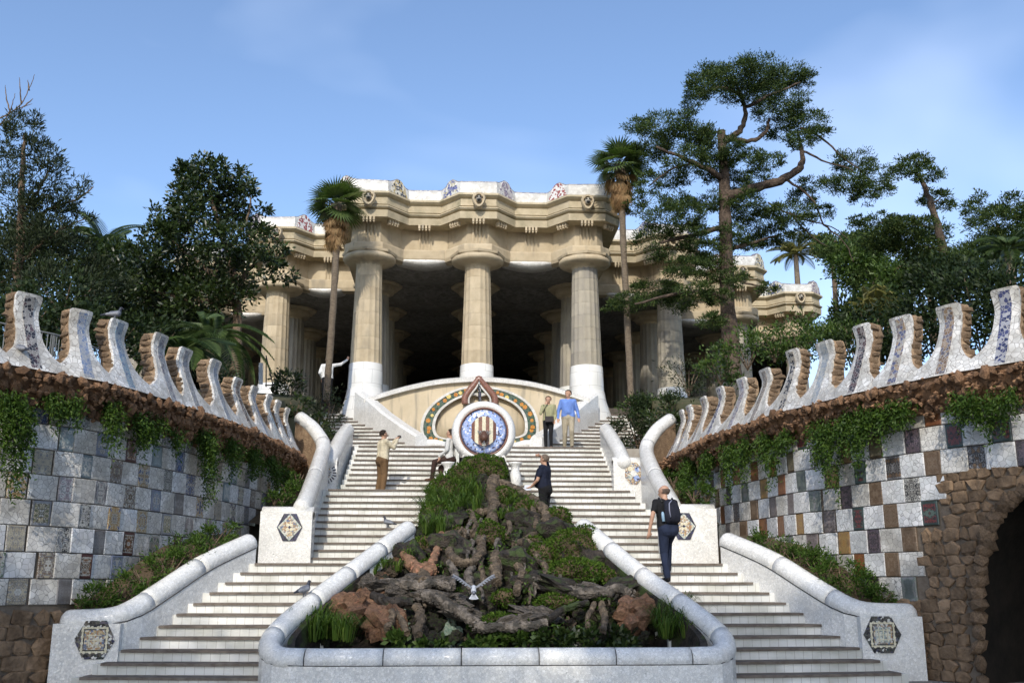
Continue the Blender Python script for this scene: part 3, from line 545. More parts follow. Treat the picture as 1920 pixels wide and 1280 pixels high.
        us = [-1,-.75,-.5,-.25,0,.25,.5,.75,1]; s = MB()
        rs = [[pt(u, z, 0.02*(1-u*u)) for u in us]+[pt(u, z, -.055) for u in us[::-1]] for z in zs]; s.rings(rs); face = smoothed(part('fin', s, mt['white_lg'], t), 50)
        s = MB(); rs = []; jr = random.Random(i*5+side); course = [jr.uniform(-.035,.035) for _ in zs]
        for kz, z in enumerate(np.linspace(.17, H-.02, 13)):
            z = float(z); j = jr.uniform(-.025,.03); ring = []
            for u, d in ((-1.0,-.05),(-1.05,-.12),(-1.05,-.21),(-1.03,-.28),(-.5,-.33),(0,-.34),(.5,-.33),(1.03,-.28),(1.05,-.21),(1.05,-.12),(1.0,-.05)):
                g = 1+(j+jr.uniform(-.03,.03))*1.6 if abs(u) > 1.01 else 1
                ring.append(pt(u*g, z+jr.uniform(-.012,.012), d+jr.uniform(-.018,.018)))
            rs.append(ring)
        s.rings(rs); part('stone_side', s, mt['rust'], face)
        FIN_TOPS.append((side, i, pt(0, H, -.15)))
        near = -1                                     # the end that looks towards the forecourt shows its rough stones
        for kz in range(9):
            z = lerp(.24, H-.10, kz/8); p_ = pt(near*1.02, z, -.165+jr.uniform(-.04,.04)); tn, nn = W.frame(q)
            obj('side_stone', jr.choice(ROCKS['rust']), face, TRS(p_, Euler((jr.uniform(-.3,.3), jr.uniform(-.3,.3), math.atan2(nn.y, nn.x)+jr.uniform(-.3,.3))).to_matrix(), (jr.uniform(.11,.15), jr.uniform(.04,.07), jr.uniform(.055,.085))))
        sw = .40*wt/.215; s = MB(); zz = [.03]+[float(x) for x in np.linspace(.1, H-.05, 12)]; rs = []
        for z in zz:
            row_ = []
            for u in (-1, 0, 1):
                qq = q+lean*z+u*.088+(.0 if side < 0 else 0); row_.append(W.pt(min(max(qq,0),W.L), yoff(z)+.022+.006, ZB+z))
            rs.append(row_+[W.pt(min(max(q+lean*z+u*.088,0),W.L), yoff(z)-.02, ZB+z) for u in (1, 0, -1)])
        s.rings(rs); part('mosaic_strip', s, smats[i % len(smats)], face)
    # ledge of rough stones under the crest
    lr = random.Random(21+side); s = MB()
    for k in range(900):
        q = lr.uniform(0, W.L); f = lr.random(); p = W.pt(q, lerp(.04, OFF, f**1.3)+lr.uniform(-.03,.05), ZB-.02-.62*f+lr.uniform(-.04,.04)); r_ = lr.uniform(.03,.06)
        vs = [p+Vector((lr.uniform(-1,1), lr.uniform(-1,1), lr.uniform(-1,1))).normalized()*r_*lr.uniform(.8,1.3) for _ in range(6)]
        c = p; vs = [p+Vector(d)*r_*lr.uniform(.7,1.35) for d in ((1,0,0),(0,1,0),(-1,0,0),(0,-1,0),(0,0,.8),(0,0,-.8))]
        s.add(vs, [(0,1,4),(1,2,4),(2,3,4),(3,0,4),(1,0,5),(2,1,5),(3,2,5),(0,3,5)])
    o = part('ledge_rubble', s, mt['ledge'], t); o['kind'] = 'stuff'
    q = max(.1, W.at_px(-30 if side < 0 else 1960)-.2); n_ = 0
    while q < W.L and n_ < 240:
        for row in range(3):
            f = row/2.6+lr.uniform(-.08,.08); f = min(max(f, 0), 1)
            p = W.pt(min(W.L, q+lr.uniform(-.06,.06)), lerp(.02, OFF+.02, f), ZB-.07-.52*f+lr.uniform(-.03,.03)); r_ = lr.uniform(.055,.105)
            obj('ledge_stone', lr.choice(ROCKS['ledge']), t, TRS(p, (lr.uniform(0,6), lr.uniform(0,6), lr.uniform(0,6)), (r_*lr.uniform(1,1.6), r_, r_*lr.uniform(.7,1.1)))); n_ += 1
        q += lr.uniform(.12, .2)
# ---- rubble masonry: every stone a piece of its own
def rubble(parent, W, q0, q1, z0, z1, keep, h=0.2, wmin=0.2, wmax=0.4, seed=1, off=OFF, m='rubble', lift=0.035):
    r = random.Random(seed); z = z0; row = 0; jit = {}
    while z < z1:
        hh = h*r.uniform(.8,1.25); q = q0+r.uniform(-.15,0)
        while q < q1:
            wd = r.uniform(wmin, wmax); qa, qb, za, zb_ = q, q+wd, z, z+hh; q += wd
            if not keep((qa+qb)/2, (za+zb_)/2): continue
            c = ((qa+qb)/2, (za+zb_)/2); k = r.choice((5,6,6,7)); pts = []
            for e in range(k):
                a = 2*math.pi*(e+r.uniform(-.18,.18))/k+.4; d = 1/max(abs(math.cos(a))/(wd*.5), abs(math.sin(a))/(hh*.5)); d *= r.uniform(.93,1.12); pts.append((c[0]+d*math.cos(a), max(0.0, c[1]+d*math.sin(a))))
            ins = lambda f, o: [W.pt(min(max(c[0]+(x-c[0])*f, 0), W.L), off+o+(r.uniform(-.012,.012) if f < .9 else 0), max(0.0, c[1]+(y-c[1])*f)) for x, y in pts]
            lf = lift*r.uniform(.6,1.3); s = MB(); s.rings([ins(1.0,-.02), ins(.99,lf*.5), ins(.74,lf)]); part('stone', s, mt[m], parent)
        z += hh*.93; row += 1
def keepL(q, z):
    return pix(WL.pt(q, OFF, z))[0] > -25
rubble(walls[-1], WL, WL.at_px(-20, .6, OFF), WL.at_px(175, .6, OFF), 0.0, 1.22, lambda q, z: keepL(q, z) and z < 1.17, .23, .24, .44, 3)
limz = [(1.24, 1750), (1.65, 1740), (2.06, 1742), (2.47, 1786), (2.88, 1772), (3.29, 1955)]
def keepR(q, z):
    px = pix(WR.pt(q, OFF, z))[0]
    if px > 1975 or in_arch(q, z, .10): return False
    if z < 1.22: return px > 1640
    l = [b for a, b in limz if z >= a-.02][-1]; return z < 3.30 and px > l-6
rubble(walls[1], WR, WR.at_px(1990, .6, OFF), WR.at_px(1660, .6, OFF), 0.0, 3.3, keepR, .20, .18, .36, 8)
ar = random.Random(4)
for k in range(46):
    a = math.pi*k/45; u, h = math.cos(a), math.sin(a); q = S_ARCHC+ARCH_HW*math.copysign(abs(u)**.77, u); z = ARCH_H*h**.83
    if q < 0.1: continue
    p = WR.pt(q, OFF+.02, max(z, .05)); obj('arch_stone', ar.choice(ROCKS['rubble']), walls[1], TRS(p, (ar.uniform(0,6), ar.uniform(0,6), ar.uniform(0,6)), (ar.uniform(.12,.2), ar.uniform(.10,.16), ar.uniform(.10,.15))))
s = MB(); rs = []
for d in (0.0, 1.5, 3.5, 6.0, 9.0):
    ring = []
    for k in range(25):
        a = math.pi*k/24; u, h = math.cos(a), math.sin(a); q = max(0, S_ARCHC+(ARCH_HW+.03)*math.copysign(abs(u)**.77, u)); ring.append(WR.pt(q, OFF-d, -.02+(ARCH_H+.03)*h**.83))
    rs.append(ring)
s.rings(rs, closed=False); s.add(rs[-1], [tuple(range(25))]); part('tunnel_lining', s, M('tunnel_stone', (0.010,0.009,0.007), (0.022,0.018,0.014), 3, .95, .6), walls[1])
# ================================================================== banks of earth behind and below the walls
def bank_z(y, d): return min(ZH-.05, 4.55+max(0, y-19)*.215)+.05*d
for side, W in ((-1, WL), (1, WR)):
    s = MB(); rs = []
    ys = [(W.pt(W.L*i/30, OFF-.40, 0)) for i in range(31)]
    d0 = (ys[0]-ys[1]).normalized(); inner = [Vector((ys[0].x+side*30, -6, 0)), Vector((ys[0].x+side*3.5, ys[0].y-2.0, 0))]+ys+[Vector((side*5.35, 30.2, 0)), Vector((side*5.42, 33, 0)), Vector((side*5.45, 36, 0)), Vector((side*9.6, 40, 0)), Vector((side*13.6, 44, 0)), Vector((side*18, 48.5, 0)), Vector((side*22, 53, 0)), Vector((side*24, 66, 0))]
    for p in inner:
        row_ = [(p.x, p.y, bank_z(p.y, 0)-(.3 if p.y < 29.5 else 3.0))]
        for d in (0, 1.5, 4, 8, 14, 24, 40, 70): row_.append((p.x+side*d, p.y, bank_z(p.y, d)+(noise.noise(Vector((p.x+d, p.y, 3)))*.25 if d else 0)))
        rs.append(row_)
    s.rings(rs, closed=False); struct('terraced_bank', s, mt['hill'], True)
    # planters between copings and wall
    s = MB(); rs = []
    for k in range(14):
        y = lerp(17.2, 22.0, k/13); q = 0
        for q in np.linspace(0, W.L, 200):
            if W.pos(float(q)).y > y: break
        pw = W.pt(float(q), OFF+.02, 0); cy_ = [p.y for p in COPE[side][1:]]; xo = interp(y, cy_+[22.0], [p.x for p in COPE[side][1:]]+[side*4.95])+side*(.0 if y < 19.5 else .12); z = interp(y, cy_+[22.0], [p.z for p in COPE[side][1:]]+[2.62])-.13
        rs.append([(xo, y, z-.5), (xo, y, z), ((xo+pw.x)/2, y, z+.06), (pw.x, y, z+.08)])
    s.rings(rs, closed=False); struct('planter_soil', s, mt['earth'], True)
    s = MB(); rs = []
    for k in range(12):
        y = lerp(23.5, 28.2, k/11)
        for q in np.linspace(0, W.L, 200):
            if W.pos(float(q)).y > y: break
        pw = W.pt(float(q), OFF+.05, 0); xo = side*4.5; z = lerp(2.75, 4.35, k/11); rs.append([(xo, y, z-.9), (xo, y, z), (pw.x, y, z+.15)])
    s.rings(rs, closed=False); struct('planter_soil', s, mt['earth'], True)
s = MB(); gx = np.linspace(-160, 160, 33); gy = np.linspace(64, 260, 20); vs = []; fs = []
for j, y in enumerate(gy):
    for i, x in enumerate(gx): vs.append((x, y, ZH+1.5+abs(x)*.02+max(0, (y-70))*.10+2.5*noise.noise(Vector((x*.02, y*.02, 0)))))
for j in range(19):
    for i in range(32): a = j*33+i; fs.append((a, a+1, a+34, a+33))
s.add(vs, fs); struct('hillside', s, mt['hill'], True)
# ================================================================== hypostyle hall
hall = thing('hypostyle_hall', (0, 36, ZH), 'sandstone hall entablature with undulating cornice and white mosaic bench on top', 'building')
GRID_FRONT = [(-16,48),(-12,44),(-8,40),(-4,36),(0,36),(4,36),(8,40),(12,44),(16,48)]
path = []                                               # plan of the cornice lip, seen from above, left to right
def bump(x, y): return [(x-.72, y-1.05), (x+.72, y-1.05)]
for x, y in ((-16,48),(-12,44),(-8,40)):
    path += [(x-1.35, y-.40)]+bump(x, y)+[(x+1.40, y-.20), (x+2.62, y-.20)] if x == -16 else bump(x, y)+[(x+1.40, y-.20), (x+2.62, y-.20)]
    path += [(x+2.62, y-4.40)]
path += bump(-4, 36)+[(-2.55, 35.80), (-1.45, 35.80)]+bump(0, 36)+[(1.45, 35.80), (2.55, 35.80)]+bump(4, 36)
for x, y in ((8,40),(12,44),(16,48)):
    path += [(x-2.62, y-4.40), (x-2.62, y-.20), (x-1.40, y-.20)]+bump(x, y)
path += [(17.4, 47.6), (17.4, 56)]
path = [(-17.35, 56)]+path
P2 = [Vector((a, b)) for a, b in path]
def offset_path(o):
    out = []
    for i, p in enumerate(P2):
        a = (p-P2[i-1]).normalized() if i else None; b = (P2[i+1]-p).normalized() if i < len(P2)-1 else None
        na = Vector((a.y, -a.x)) if a else None; nb = Vector((b.y, -b.x)) if b else None
        if na is None: n = nb
        elif nb is None: n = na
        else: n = (na+nb); n = n/max(.25, n.length_squared)*2
        out.append(p+n*o)
    return out
PROF = {'architrave': [(-.95,13.30),(-.52,13.30),(-.47,13.42),(-.46,13.70),(-.48,13.76),(-.95,13.76)],
        'frieze': [(-.95,13.745),(-.68,13.775),(-.70,14.20),(-.70,14.62),(-.95,14.62)],
        'cornice_block': [(-.95,14.60),(-.10,14.60),(-.08,14.86),(-.17,14.875),(-.17,14.91),(-.07,14.93),(-.02,14.98),(-.07,15.04),(-.19,15.05),(-.19,15.085),(-.13,15.10),(-.15,15.38),(-.06,15.42),(.02,15.48),(-.0,15.56),(-.10,15.60),(-.95,15.60)]}
OFFS = {}
for nm, prof in PROF.items():
    for o, z in prof:
        if o not in OFFS: OFFS[o] = offset_path(o)
    for i in range(len(P2)-1):
        s = MB(); s.rings([[(OFFS[o][i+e].x, OFFS[o][i+e].y, z) for o, z in prof] for e in (0, 1)])
        greyish = P2[i].x > 3 or P2[i].x < -12
        o_ = part(nm, s, mt['stone_moss'] if nm == 'cornice_block' else (mt['stone']), hall)
# flats carry dropped blocks, fluting and (over columns) spouts in the shape of a lion's head
def guttae(cx, cy, dx, dy, scale=1.0):
    """cx, cy on the cornice lip; (dx,dy) outward"""
    t = Vector((-dy, dx))
    for k in range(4):
        e = (k-1.5)*.125; c = Vector((cx, cy))+t*e
        s = MB(); s.box((c.x-dx*.18, c.y-dy*.18, 14.545), (.075,.17,.15), math.atan2(t.y, t.x)); s.box((c.x-dx*.18, c.y-dy*.18, 14.44), (.05,.13,.07), math.atan2(t.y, t.x)); part('cornice_drop', s, mt['stone'], hall)
        s = MB(); s.box((c.x-dx*.67, c.y-dy*.67, 14.15), (.06,.05,.74), math.atan2(t.y, t.x)); s.box((c.x-dx*.60, c.y-dy*.60, 13.74), (.045,.07,.09), math.atan2(t.y, t.x)); part('frieze_rib', s, mt['stone'], hall)
def lion(cx, cy):
    n = 20; s = MB(); rs = []
    for f, d in ((1.0,.0),(1.02,.10),(.86,.17),(.66,.16),(.60,.06)):
        rs.append([(cx+.25*f*math.cos(a)*(1-.18*max(0,-math.sin(a))), cy-d, 15.24+(.36 if math.sin(a) < 0 else .26)*f*math.sin(a)) for a in (2*math.pi*k/n for k in range(n))])
    s.rings(rs); h = part('lion_head_spout', s, mt['stone'], hall); smoothed(h, 50)
    s = MB(); s.lathe([(.01,-.13),(.07,-.11),(.105,-.03),(.10,.05),(.06,.12),(.01,.14)], 12, (cx, cy-.14, 15.22), sy=1.0); part('muzzle', s, mt['stone_grey'], h, True)
    s = MB(); s.lathe([(.01,-.05),(.06,-.03),(.06,.03),(.01,.05)], 10, (cx, cy-.235, 15.16)); part('mouth', s, mt['black'], h, True)
    for e in (-1, 1):
        s = MB(); s.lathe([(.005,-.03),(.03,-.01),(.03,.01),(.005,.03)], 8, (cx+e*.05, cy-.225, 15.28)); part('eye', s, mt['black'], h, True)
        s = MB(); s.lathe([(.01,-.05),(.05,-.02),(.05,.03),(.01,.06)], 8, (cx+e*.13, cy-.12, 15.36)); part('ear', s, mt['stone'], h, True)
for x, y in GRID_FRONT:
    guttae(x, y-1.05, 0, -1); lion(x, y-1.16)
    guttae(x+.98, y-.62, .7, -.71); guttae(x-.98, y-.62, -.7, -.71)
for x in (-2, 2): guttae(x, 35.80, 0, -1)
for x, y in ((-14,47.8),(-10,43.8),(-6,39.8),(6,39.8),(10,43.8),(14,47.8)): guttae(x, y, 0, -1)
# white belly of the vault edge hanging between the capitals
def belly(x0, x1, y, sag):
    s = MB(); n = 14; f = []; 
    for k in range(n+1):
        u = k/n; x = lerp(x0, x1, u); z = 13.38-sag*(1-(2*u-1)**2); f.append(((x, y-.25, 13.42), (x, y-.22, z), (x, y+.5, z-.03), (x, y+.6, 13.42)))
    s.rings(f); part('vault_edge', s, mt['soffit'], hall, True)
for a, b, y in ((-3.05,-.95,36.53),(.95,3.05,36.53),(-7.0,-5.3,40.53),(5.3,7.0,40.53),(-11.0,-9.3,44.53),(9.3,11.0,44.53),(-15,-13.3,48.6),(13.3,15,48.6)): belly(a, b, y, .18)
# bench: white mosaic back wall that waves along the cornice, with patterned medallions
bo, bi = offset_path(-.10), offset_path(-.42); Sx = [0.0]
for a, b in zip(P2, P2[1:]): Sx.append(Sx[-1]+(b-a).length)
pal = [[(0.05,0.06,0.20),(0.45,0.40,0.24),(0.12,0.14,0.32),(0.62,0.60,0.52),(0.20,0.20,0.25)], [(0.26,0.20,0.24),(0.48,0.44,0.42),(0.20,0.16,0.22),(0.62,0.6,0.56)], [(0.30,0.05,0.04),(0.72,0.70,0.66),(0.25,0.05,0.05),(0.70,0.68,0.64)], [(0.45,0.33,0.12),(0.66,0.62,0.5),(0.06,0.06,0.06),(0.5,0.4,0.2)]]
pmat = [MOS('bench_medallion_mosaic', c, 13, (0.5,0.48,0.44), .04, .25, .06, dirt=0) for c in pal]; humps = []
for i in range(len(P2)-1):
    a, b = P2[i], P2[i+1]; d = b-a
    if d.length < 1.2 and abs(d.x) > .1 and abs(d.y) > .1: humps.append((i, Sx[i]+d.length*.5))
def bench_h(s_): 
    h = .43+.03*math.sin(s_*1.1)
    for i, c in humps: h += .25*math.exp(-((s_-c)/.30)**2)
    return h
mt['rim'] = MOS('bench_rim_mosaic', [(0.20,0.17,0.15),(0.30,0.27,0.24),(0.14,0.13,0.17)], 14, (0.4,0.38,0.34), .03, .3, .05, dirt=0)
for i in range(len(P2)-1):
    n = max(3, int((Sx[i+1]-Sx[i])/.15)); rs = []
    for k in range(n+1):
        u = k/n; p, q = bo[i].lerp(bo[i+1], u), bi[i].lerp(bi[i+1], u); h = bench_h(lerp(Sx[i], Sx[i+1], u)); sag = -.05
        rs.append([(p.x,p.y,15.58),(p.x,p.y,15.58+h*.55),(p.x*.97+q.x*.03,p.y*.97+q.y*.03,15.58+h*.9),(p.x*.8+q.x*.2,p.y*.8+q.y*.2,15.58+h),(q.x,q.y,15.58+h),(q.x,q.y,15.58)])
    s = MB(); s.rings(rs); smoothed(part('bench_back', s, mt['white_bench'], hall), 50)
    rs = [[(v[3][0],v[3][1],v[3][2]),(v[3][0],v[3][1],v[3][2]+.035),(v[4][0],v[4][1],v[4][2]+.035),(v[4][0],v[4][1],v[4][2])] for v in rs]
    s = MB(); s.rings(rs); part('bench_rim', s, mt['rim'], hall)
for j, (i, c) in enumerate(humps):
    a, b = bo[i], bo[i+1]; d = (b-a).normalized(); n = Vector((d.y, -d.x)); Lh = (b-a).length; mid_ = (a+b)/2; s = MB(); pts = []
    for k in range(17):
        t = -1+2*k/16; w = .46*t; pts.append((mid_.x+d.x*w+n.x*.012, mid_.y+d.y*w+n.y*.012, 15.60+max(0.02, (bench_h(c)-.06)*(1-abs(t)**2.4))))
    s.plate(pts, (-n.x*.02, -n.y*.02, 0)); part('bench_medallion', s, pmat[j % 4 if i > 14 else (j+1) % 4], hall)
# roof, ceiling, floor and far walls of the hall
s = MB()
for x, y0, y1 in ((5.3,36.4,39.7),(9.3,40.4,43.7),(13.3,44.4,47.7),(17.3,48.4,66)): s.box((0,(y0+y1)/2,15.35), (2*x-.9,y1-y0+.002,.3))
part('roof_slab', s, mt['stone_grey'], hall)
s = MB()
for j in range(62):
    for i in range(88):
        x0, y0 = -17.6+.4*i, 35.4+.45*j
        if y0 < 36.7+4*math.ceil(max(0, abs(x0+.2)-5.0)/4): continue
        zf = lambda x, y: 13.50-.32*abs(math.sin(math.pi*x/4))*abs(math.sin(math.pi*(y-36)/4))
        s.add([(x0,y0,zf(x0,y0)),(x0+.4,y0,zf(x0+.4,y0)),(x0+.4,y0+.45,zf(x0+.4,y0+.45)),(x0,y0+.45,zf(x0,y0+.45))], [(0,1,2,3)])
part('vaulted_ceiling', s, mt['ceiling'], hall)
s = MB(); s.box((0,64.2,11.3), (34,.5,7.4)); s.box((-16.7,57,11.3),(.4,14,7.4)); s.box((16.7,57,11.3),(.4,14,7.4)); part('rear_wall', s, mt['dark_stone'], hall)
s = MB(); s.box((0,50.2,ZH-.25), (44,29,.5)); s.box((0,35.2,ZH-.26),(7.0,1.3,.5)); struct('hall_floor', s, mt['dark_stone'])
# columns
def column(x, y, outer, label, group):
    t = thing('column', (x, y, ZH), label, 'column', group); nf = 16; zb, zt = ZH+1.55, 13.0
    def ring(z, r):
        out = []
        for k in range(nf):
            for e in (0, .5):
                a = 2*math.pi*(k+e)/nf+math.pi/nf; rr = r*(1.0 if e == 0 else .955); out.append((x+rr*math.cos(a), y+rr*math.sin(a), z))
        return out
    rad = lambda z: lerp(.575, .475, (z-zb)/(zt-zb))
    nd = 8 if outer else 1; jr = random.Random(int(x*13+y))
    for k in range(nd):
        a, b = lerp(zb, zt, k/nd)+(.004 if k else 0), lerp(zb, zt, (k+1)/nd)
        s = MB(); s.rings([ring(a, rad(a)-.004), ring(a+.02, rad(a)), ring(b-.02, rad(b)), ring(b, rad(b)-.004)]); part('shaft_drum', s, mt['stone_grey' if (x >= 4 or not outer) else 'stone'], t)
    s = MB(); n = 32; s.lathe([(.645,ZH-.02),(.635,ZH+.5),(.62,ZH+1.0),(.60,ZH+1.54),(.57,ZH+1.55)], n, (x,y,0)); part('tiled_base', s, mt['col_tile'], t, True)
    s = MB(); s.lathe([(.46,12.95),(.50,13.03),(.52,13.05),(.78,13.08),(.93,13.13),(.97,13.20),(.955,13.28),(.90,13.34),(.80,13.36)] if outer else [(.46,12.95),(.50,13.05),(.66,13.10),(.72,13.2),(.70,13.36)], 32, (x,y,0)); smoothed(part('capital', s, mt['stone'], t), 50)
    s = MB(); s.lathe([(.98,13.34),(1.0,13.36),(1.02,13.44),(.5,13.46)], 8, (x,y,0)); part('abacus', s, mt['stone'], t)
    return t
m, N_, L_, b_ = newmat('column_base_tile'); ge = N_.new('ShaderNodeTexCoord'); sx = N_.new('ShaderNodeSeparateXYZ'); L_.new(ge.outputs['Object'], sx.inputs[0])
bt = N_.new('ShaderNodeTexBrick'); cx = N_.new('ShaderNodeCombineXYZ'); L_.new(sx.outputs['X'], cx.inputs['X']); L_.new(sx.outputs['Z'], cx.inputs['Y']); L_.new(cx.outputs[0], bt.inputs['Vector'])
bt.inputs['Scale'].default_value = 1; bt.inputs['Brick Width'].default_value = .62; bt.inputs['Row Height'].default_value = .5; bt.inputs['Mortar Size'].default_value = .006
bt.inputs['Color1'].default_value = (.74,.74,.71,1); bt.inputs['Color2'].default_value = (.68,.68,.65,1); bt.inputs['Mortar'].default_value = (.42,.41,.38,1); L_.new(bt.outputs['Color'], b_.inputs['Base Color']); b_.inputs['Roughness'].default_value = .16; mt['col_tile'] = m
labs = {(-4,36): 'front column of the hall beside the palm with the shaggy brown skirt', (0,36): 'middle front column directly above the arched niche', (4,36): 'greyer front column of the hall above the couple',
        (-8,40): 'set back outer column left of the man in white', (8,40): 'set back outer column behind the low cypress branches', (12,44): 'outer column behind the thick cypress trunk'}
for x, y in GRID_FRONT:
    if (x, y) in labs: column(x, y, True, labs[(x, y)], 'sandstone columns of the hall')
for y in (40,44,48,52,56):
    for x in range(-12, 13, 4):
        if y > 36+max(0, abs(x)-4)+.1: column(x, y, False, 'sandstone column standing in the dark interior of the hall', 'columns inside the hall')
for x in (-16, 16): column(x, 48, False, 'outermost sandstone column of the hall, hidden by foliage', 'outermost hall columns')
# skirts of the front columns that run into the stair wall
# ================================================================== niche wall and upper stairs
def from_curve(name, loops, ext, m, parent, bevel=0.0):
    """filled outline (with holes) in the XZ plane, extruded along Y by +-ext; first loop gives its Y"""
    cu = bpy.data.curves.new(name, 'CURVE'); cu.dimensions = '2D'; cu.fill_mode = 'BOTH'; cu.extrude = ext; cu.bevel_depth = bevel
    y = loops[0][0][1]
    for lp in loops:
        sp = cu.splines.new('POLY'); sp.points.add(len(lp)-1); sp.use_cyclic_u = True
        for p_, q in zip(sp.points, lp): p_.co = (q[0], q[2], 0, 1)
    tmp = bpy.data.objects.new(name+'_tmp', cu); col.objects.link(tmp); dg = bpy.context.evaluated_depsgraph_get(); me = bpy.data.meshes.new_from_object(tmp.evaluated_get(dg))
    bpy.data.objects.remove(tmp); bpy.data.curves.remove(cu)
    me.transform(Matrix.Translation((0, y, 0)) @ Matrix.Rotation(math.pi/2, 4, 'X')); me.materials.clear(); me.materials.append(m); me.name = name
    return obj(name, me, parent)
YW = 34.35
niche = thing('niche_wall', (0, YW, Z3), 'tan plaster retaining wall with arched niche and white curved coping, below the middle column', 'wall')
topL = [(700,744),(740,732),(780,722),(830,713),(893,709),(950,712),(1000,719),(1045,730),(1088,743)]
top = [at(a, b+6, YW) for a, b in topL]
arch = [(816,832),(800,826),(793,812),(793,795),(800,776),(815,758),(838,742),(865,731),(893,728),(925,730),(952,737),(975,748),(993,764),(1003,783),(1006,803),(1004,818),(994,826),(975,830),(930,834),(870,834)]
ac = catmull([at(a, b, YW) for a, b in arch]+[at(*arch[0], YW)], 4)[:-1]; cen = sum(ac, Vector())/len(ac)
def scaled(loop, f, y, fz=None): return [(cen.x+(p.x-cen.x)*f, y, cen.z-.1+(p.z-cen.z+.1)*(fz or f)) for p in loop]
inner = scaled(ac, .80, YW, .80)
wall_loop = [(-3.75,YW,Z3-.1)]+[(p.x,YW,p.z) for p in [Vector((-3.75,YW,top[0].z-.12))]+top+[Vector((3.75,YW,top[-1].z-.12))]]+[(3.75,YW,Z3-.1)]
from_curve('plaster_face', [wall_loop, inner], .14, mt['plaster'], niche)
s = MB(); s.rings([scaled(ac, f, YW+d, f2) for f, f2, d in ((.80,.80,.0),(.79,.79,.35),(.70,.70,.75),(.5,.5,1.0),(.2,.2,1.1))]); part('niche_shell', s, mt['plaster'], niche, True)
s = MB(); s.rings([[(p.x,p.y-.30,p.z-.06),(p.x,p.y-.33,p.z+.07),(p.x,p.y-.2,p.z+.13),(p.x,p.y+.3,p.z+.13),(p.x,p.y+.35,p.z-.06)] for p in [Vector((q[0],q[1],q[2])) for q in catmull([top[0]+Vector((-.3,0,-.10))]+top+[top[-1]+Vector((.3,0,-.1))], 4)]]); smoothed(part('coping', s, mt['white'], niche), 50)
# trim: white, green flowered band, white
from_curve('outer_trim', [scaled(ac, 1.035, YW-.15, 1.045), scaled(ac, .985, YW-.15, .98)], .06, mt['soffit'], niche)
mt['mos_green'] = MOS('green_mosaic', [(0.03,0.07,0.045),(0.05,0.10,0.06),(0.02,0.05,0.04),(0.07,0.10,0.07)], 18, (0.12,0.12,0.1), .03, .15, .1, dirt=0)
mt['mos_orange'] = MOS('orange_flower_mosaic', [(0.50,0.20,0.03),(0.58,0.30,0.05),(0.42,0.14,0.02)], 40, (0.2,0.1,0.05), .03, .15, .1, dirt=0)
mt['mos_yellow'] = MOS('yellow_mosaic', [(0.62,0.50,0.16),(0.70,0.58,0.25),(0.6,0.45,0.12)], 40, (0.35,0.28,0.1), .03, .15, .08, dirt=0)
gb = from_curve('flower_band', [scaled(ac, .985, YW-.14, .98), scaled(ac, .835, YW-.14, .83)], .05, mt['mos_green'], niche)
from_curve('inner_trim', [scaled(ac, .835, YW-.155, .83), scaled(ac, .785, YW-.155, .775)], .06, mt['soffit'], niche)
fr = random.Random(12); lp = scaled(ac, .91, YW-.2, .905); lp2 = [Vector(p) for p in lp]; acc = 0; tgt = .12
for a, b in zip(lp2, lp2[1:]+lp2[:1]):
    d = (b-a).length; 
    while acc+d > tgt:
        p = a.lerp(b, (tgt-acc)/d)+Vector((fr.uniform(-.06,.06), 0, fr.uniform(-.05,.05))); r_ = fr.uniform(.06,.095); s = MB(); k = 7
        s.plate([(p.x+r_*(1 if e % 2 else .72)*math.cos(math.pi*e/k), YW-.20, p.z+r_*(1 if e % 2 else .72)*math.sin(math.pi*e/k)) for e in range(2*k)], (0,.02,0))
        f_ = part('flower', s, mt['mos_orange' if fr.random() < .8 else 'mos_yellow'], gb); tgt += fr.uniform(.17,.26)
    acc += d
# onion-shaped ring and tripod above the niche
on = catmull([at(*q, YW-.25) for q in ((872,757),(872,745),(880,732),(890,720),(898,710),(906,719),(917,731),(927,744),(928,757))], 6)
tp = thing('tripod_ornament', (0, YW-.3, Z3+1.8), 'red brown mosaic onion shaped arch with spotted stem, crowning the niche', 'ornament')
s = MB(); s.tube(on, .115, 10); part('onion_ring', s, mt['mos_red'], tp, True)
on2 = [Vector((cen.x+.0+(p.x-on[len(on)//2].x)*.72+(on[len(on)//2].x-cen.x), p.y-.05, on[0].z+(p.z-on[0].z)*.78)) for p in on]
s = MB(); s.tube(on2, .035, 8); part('ring_trim', s, mt['soffit'], tp, True)
a, b = at(900,757,YW-.3), at(898,706,YW-.3); s = MB(); s.tube([a.lerp(b, k/10) for k in range(11)], [.05,.055,.05,.056,.05,.055,.05,.055,.045,.05,.02], 10); part('stem', s, mt['mos_black'], tp, True)
for e in (-1, 1):
    s = MB(); s.tube([at(900,742,YW-.25), at(900+e*12,740,YW-.1), at(900+e*24,744,YW)], .03, 8); part('strut', s, mt['soffit'], tp, True)
# bench seat in the niche foot
s = MB(); s.tube([at(745,838,32.6), at(780,833,32.6), at(815,832,32.7), at(855,838,32.8)], [.12,.17,.16,.10], 10); part('bench_seat', s, mt['white'], niche, True)
s = MB(); s.tube([at(955,838,32.8), at(985,833,32.7), at(1010,833,32.6), at(1030,839,32.6)], [.10,.16,.15,.08], 10); part('bench_seat', s, mt['white'], niche, True)
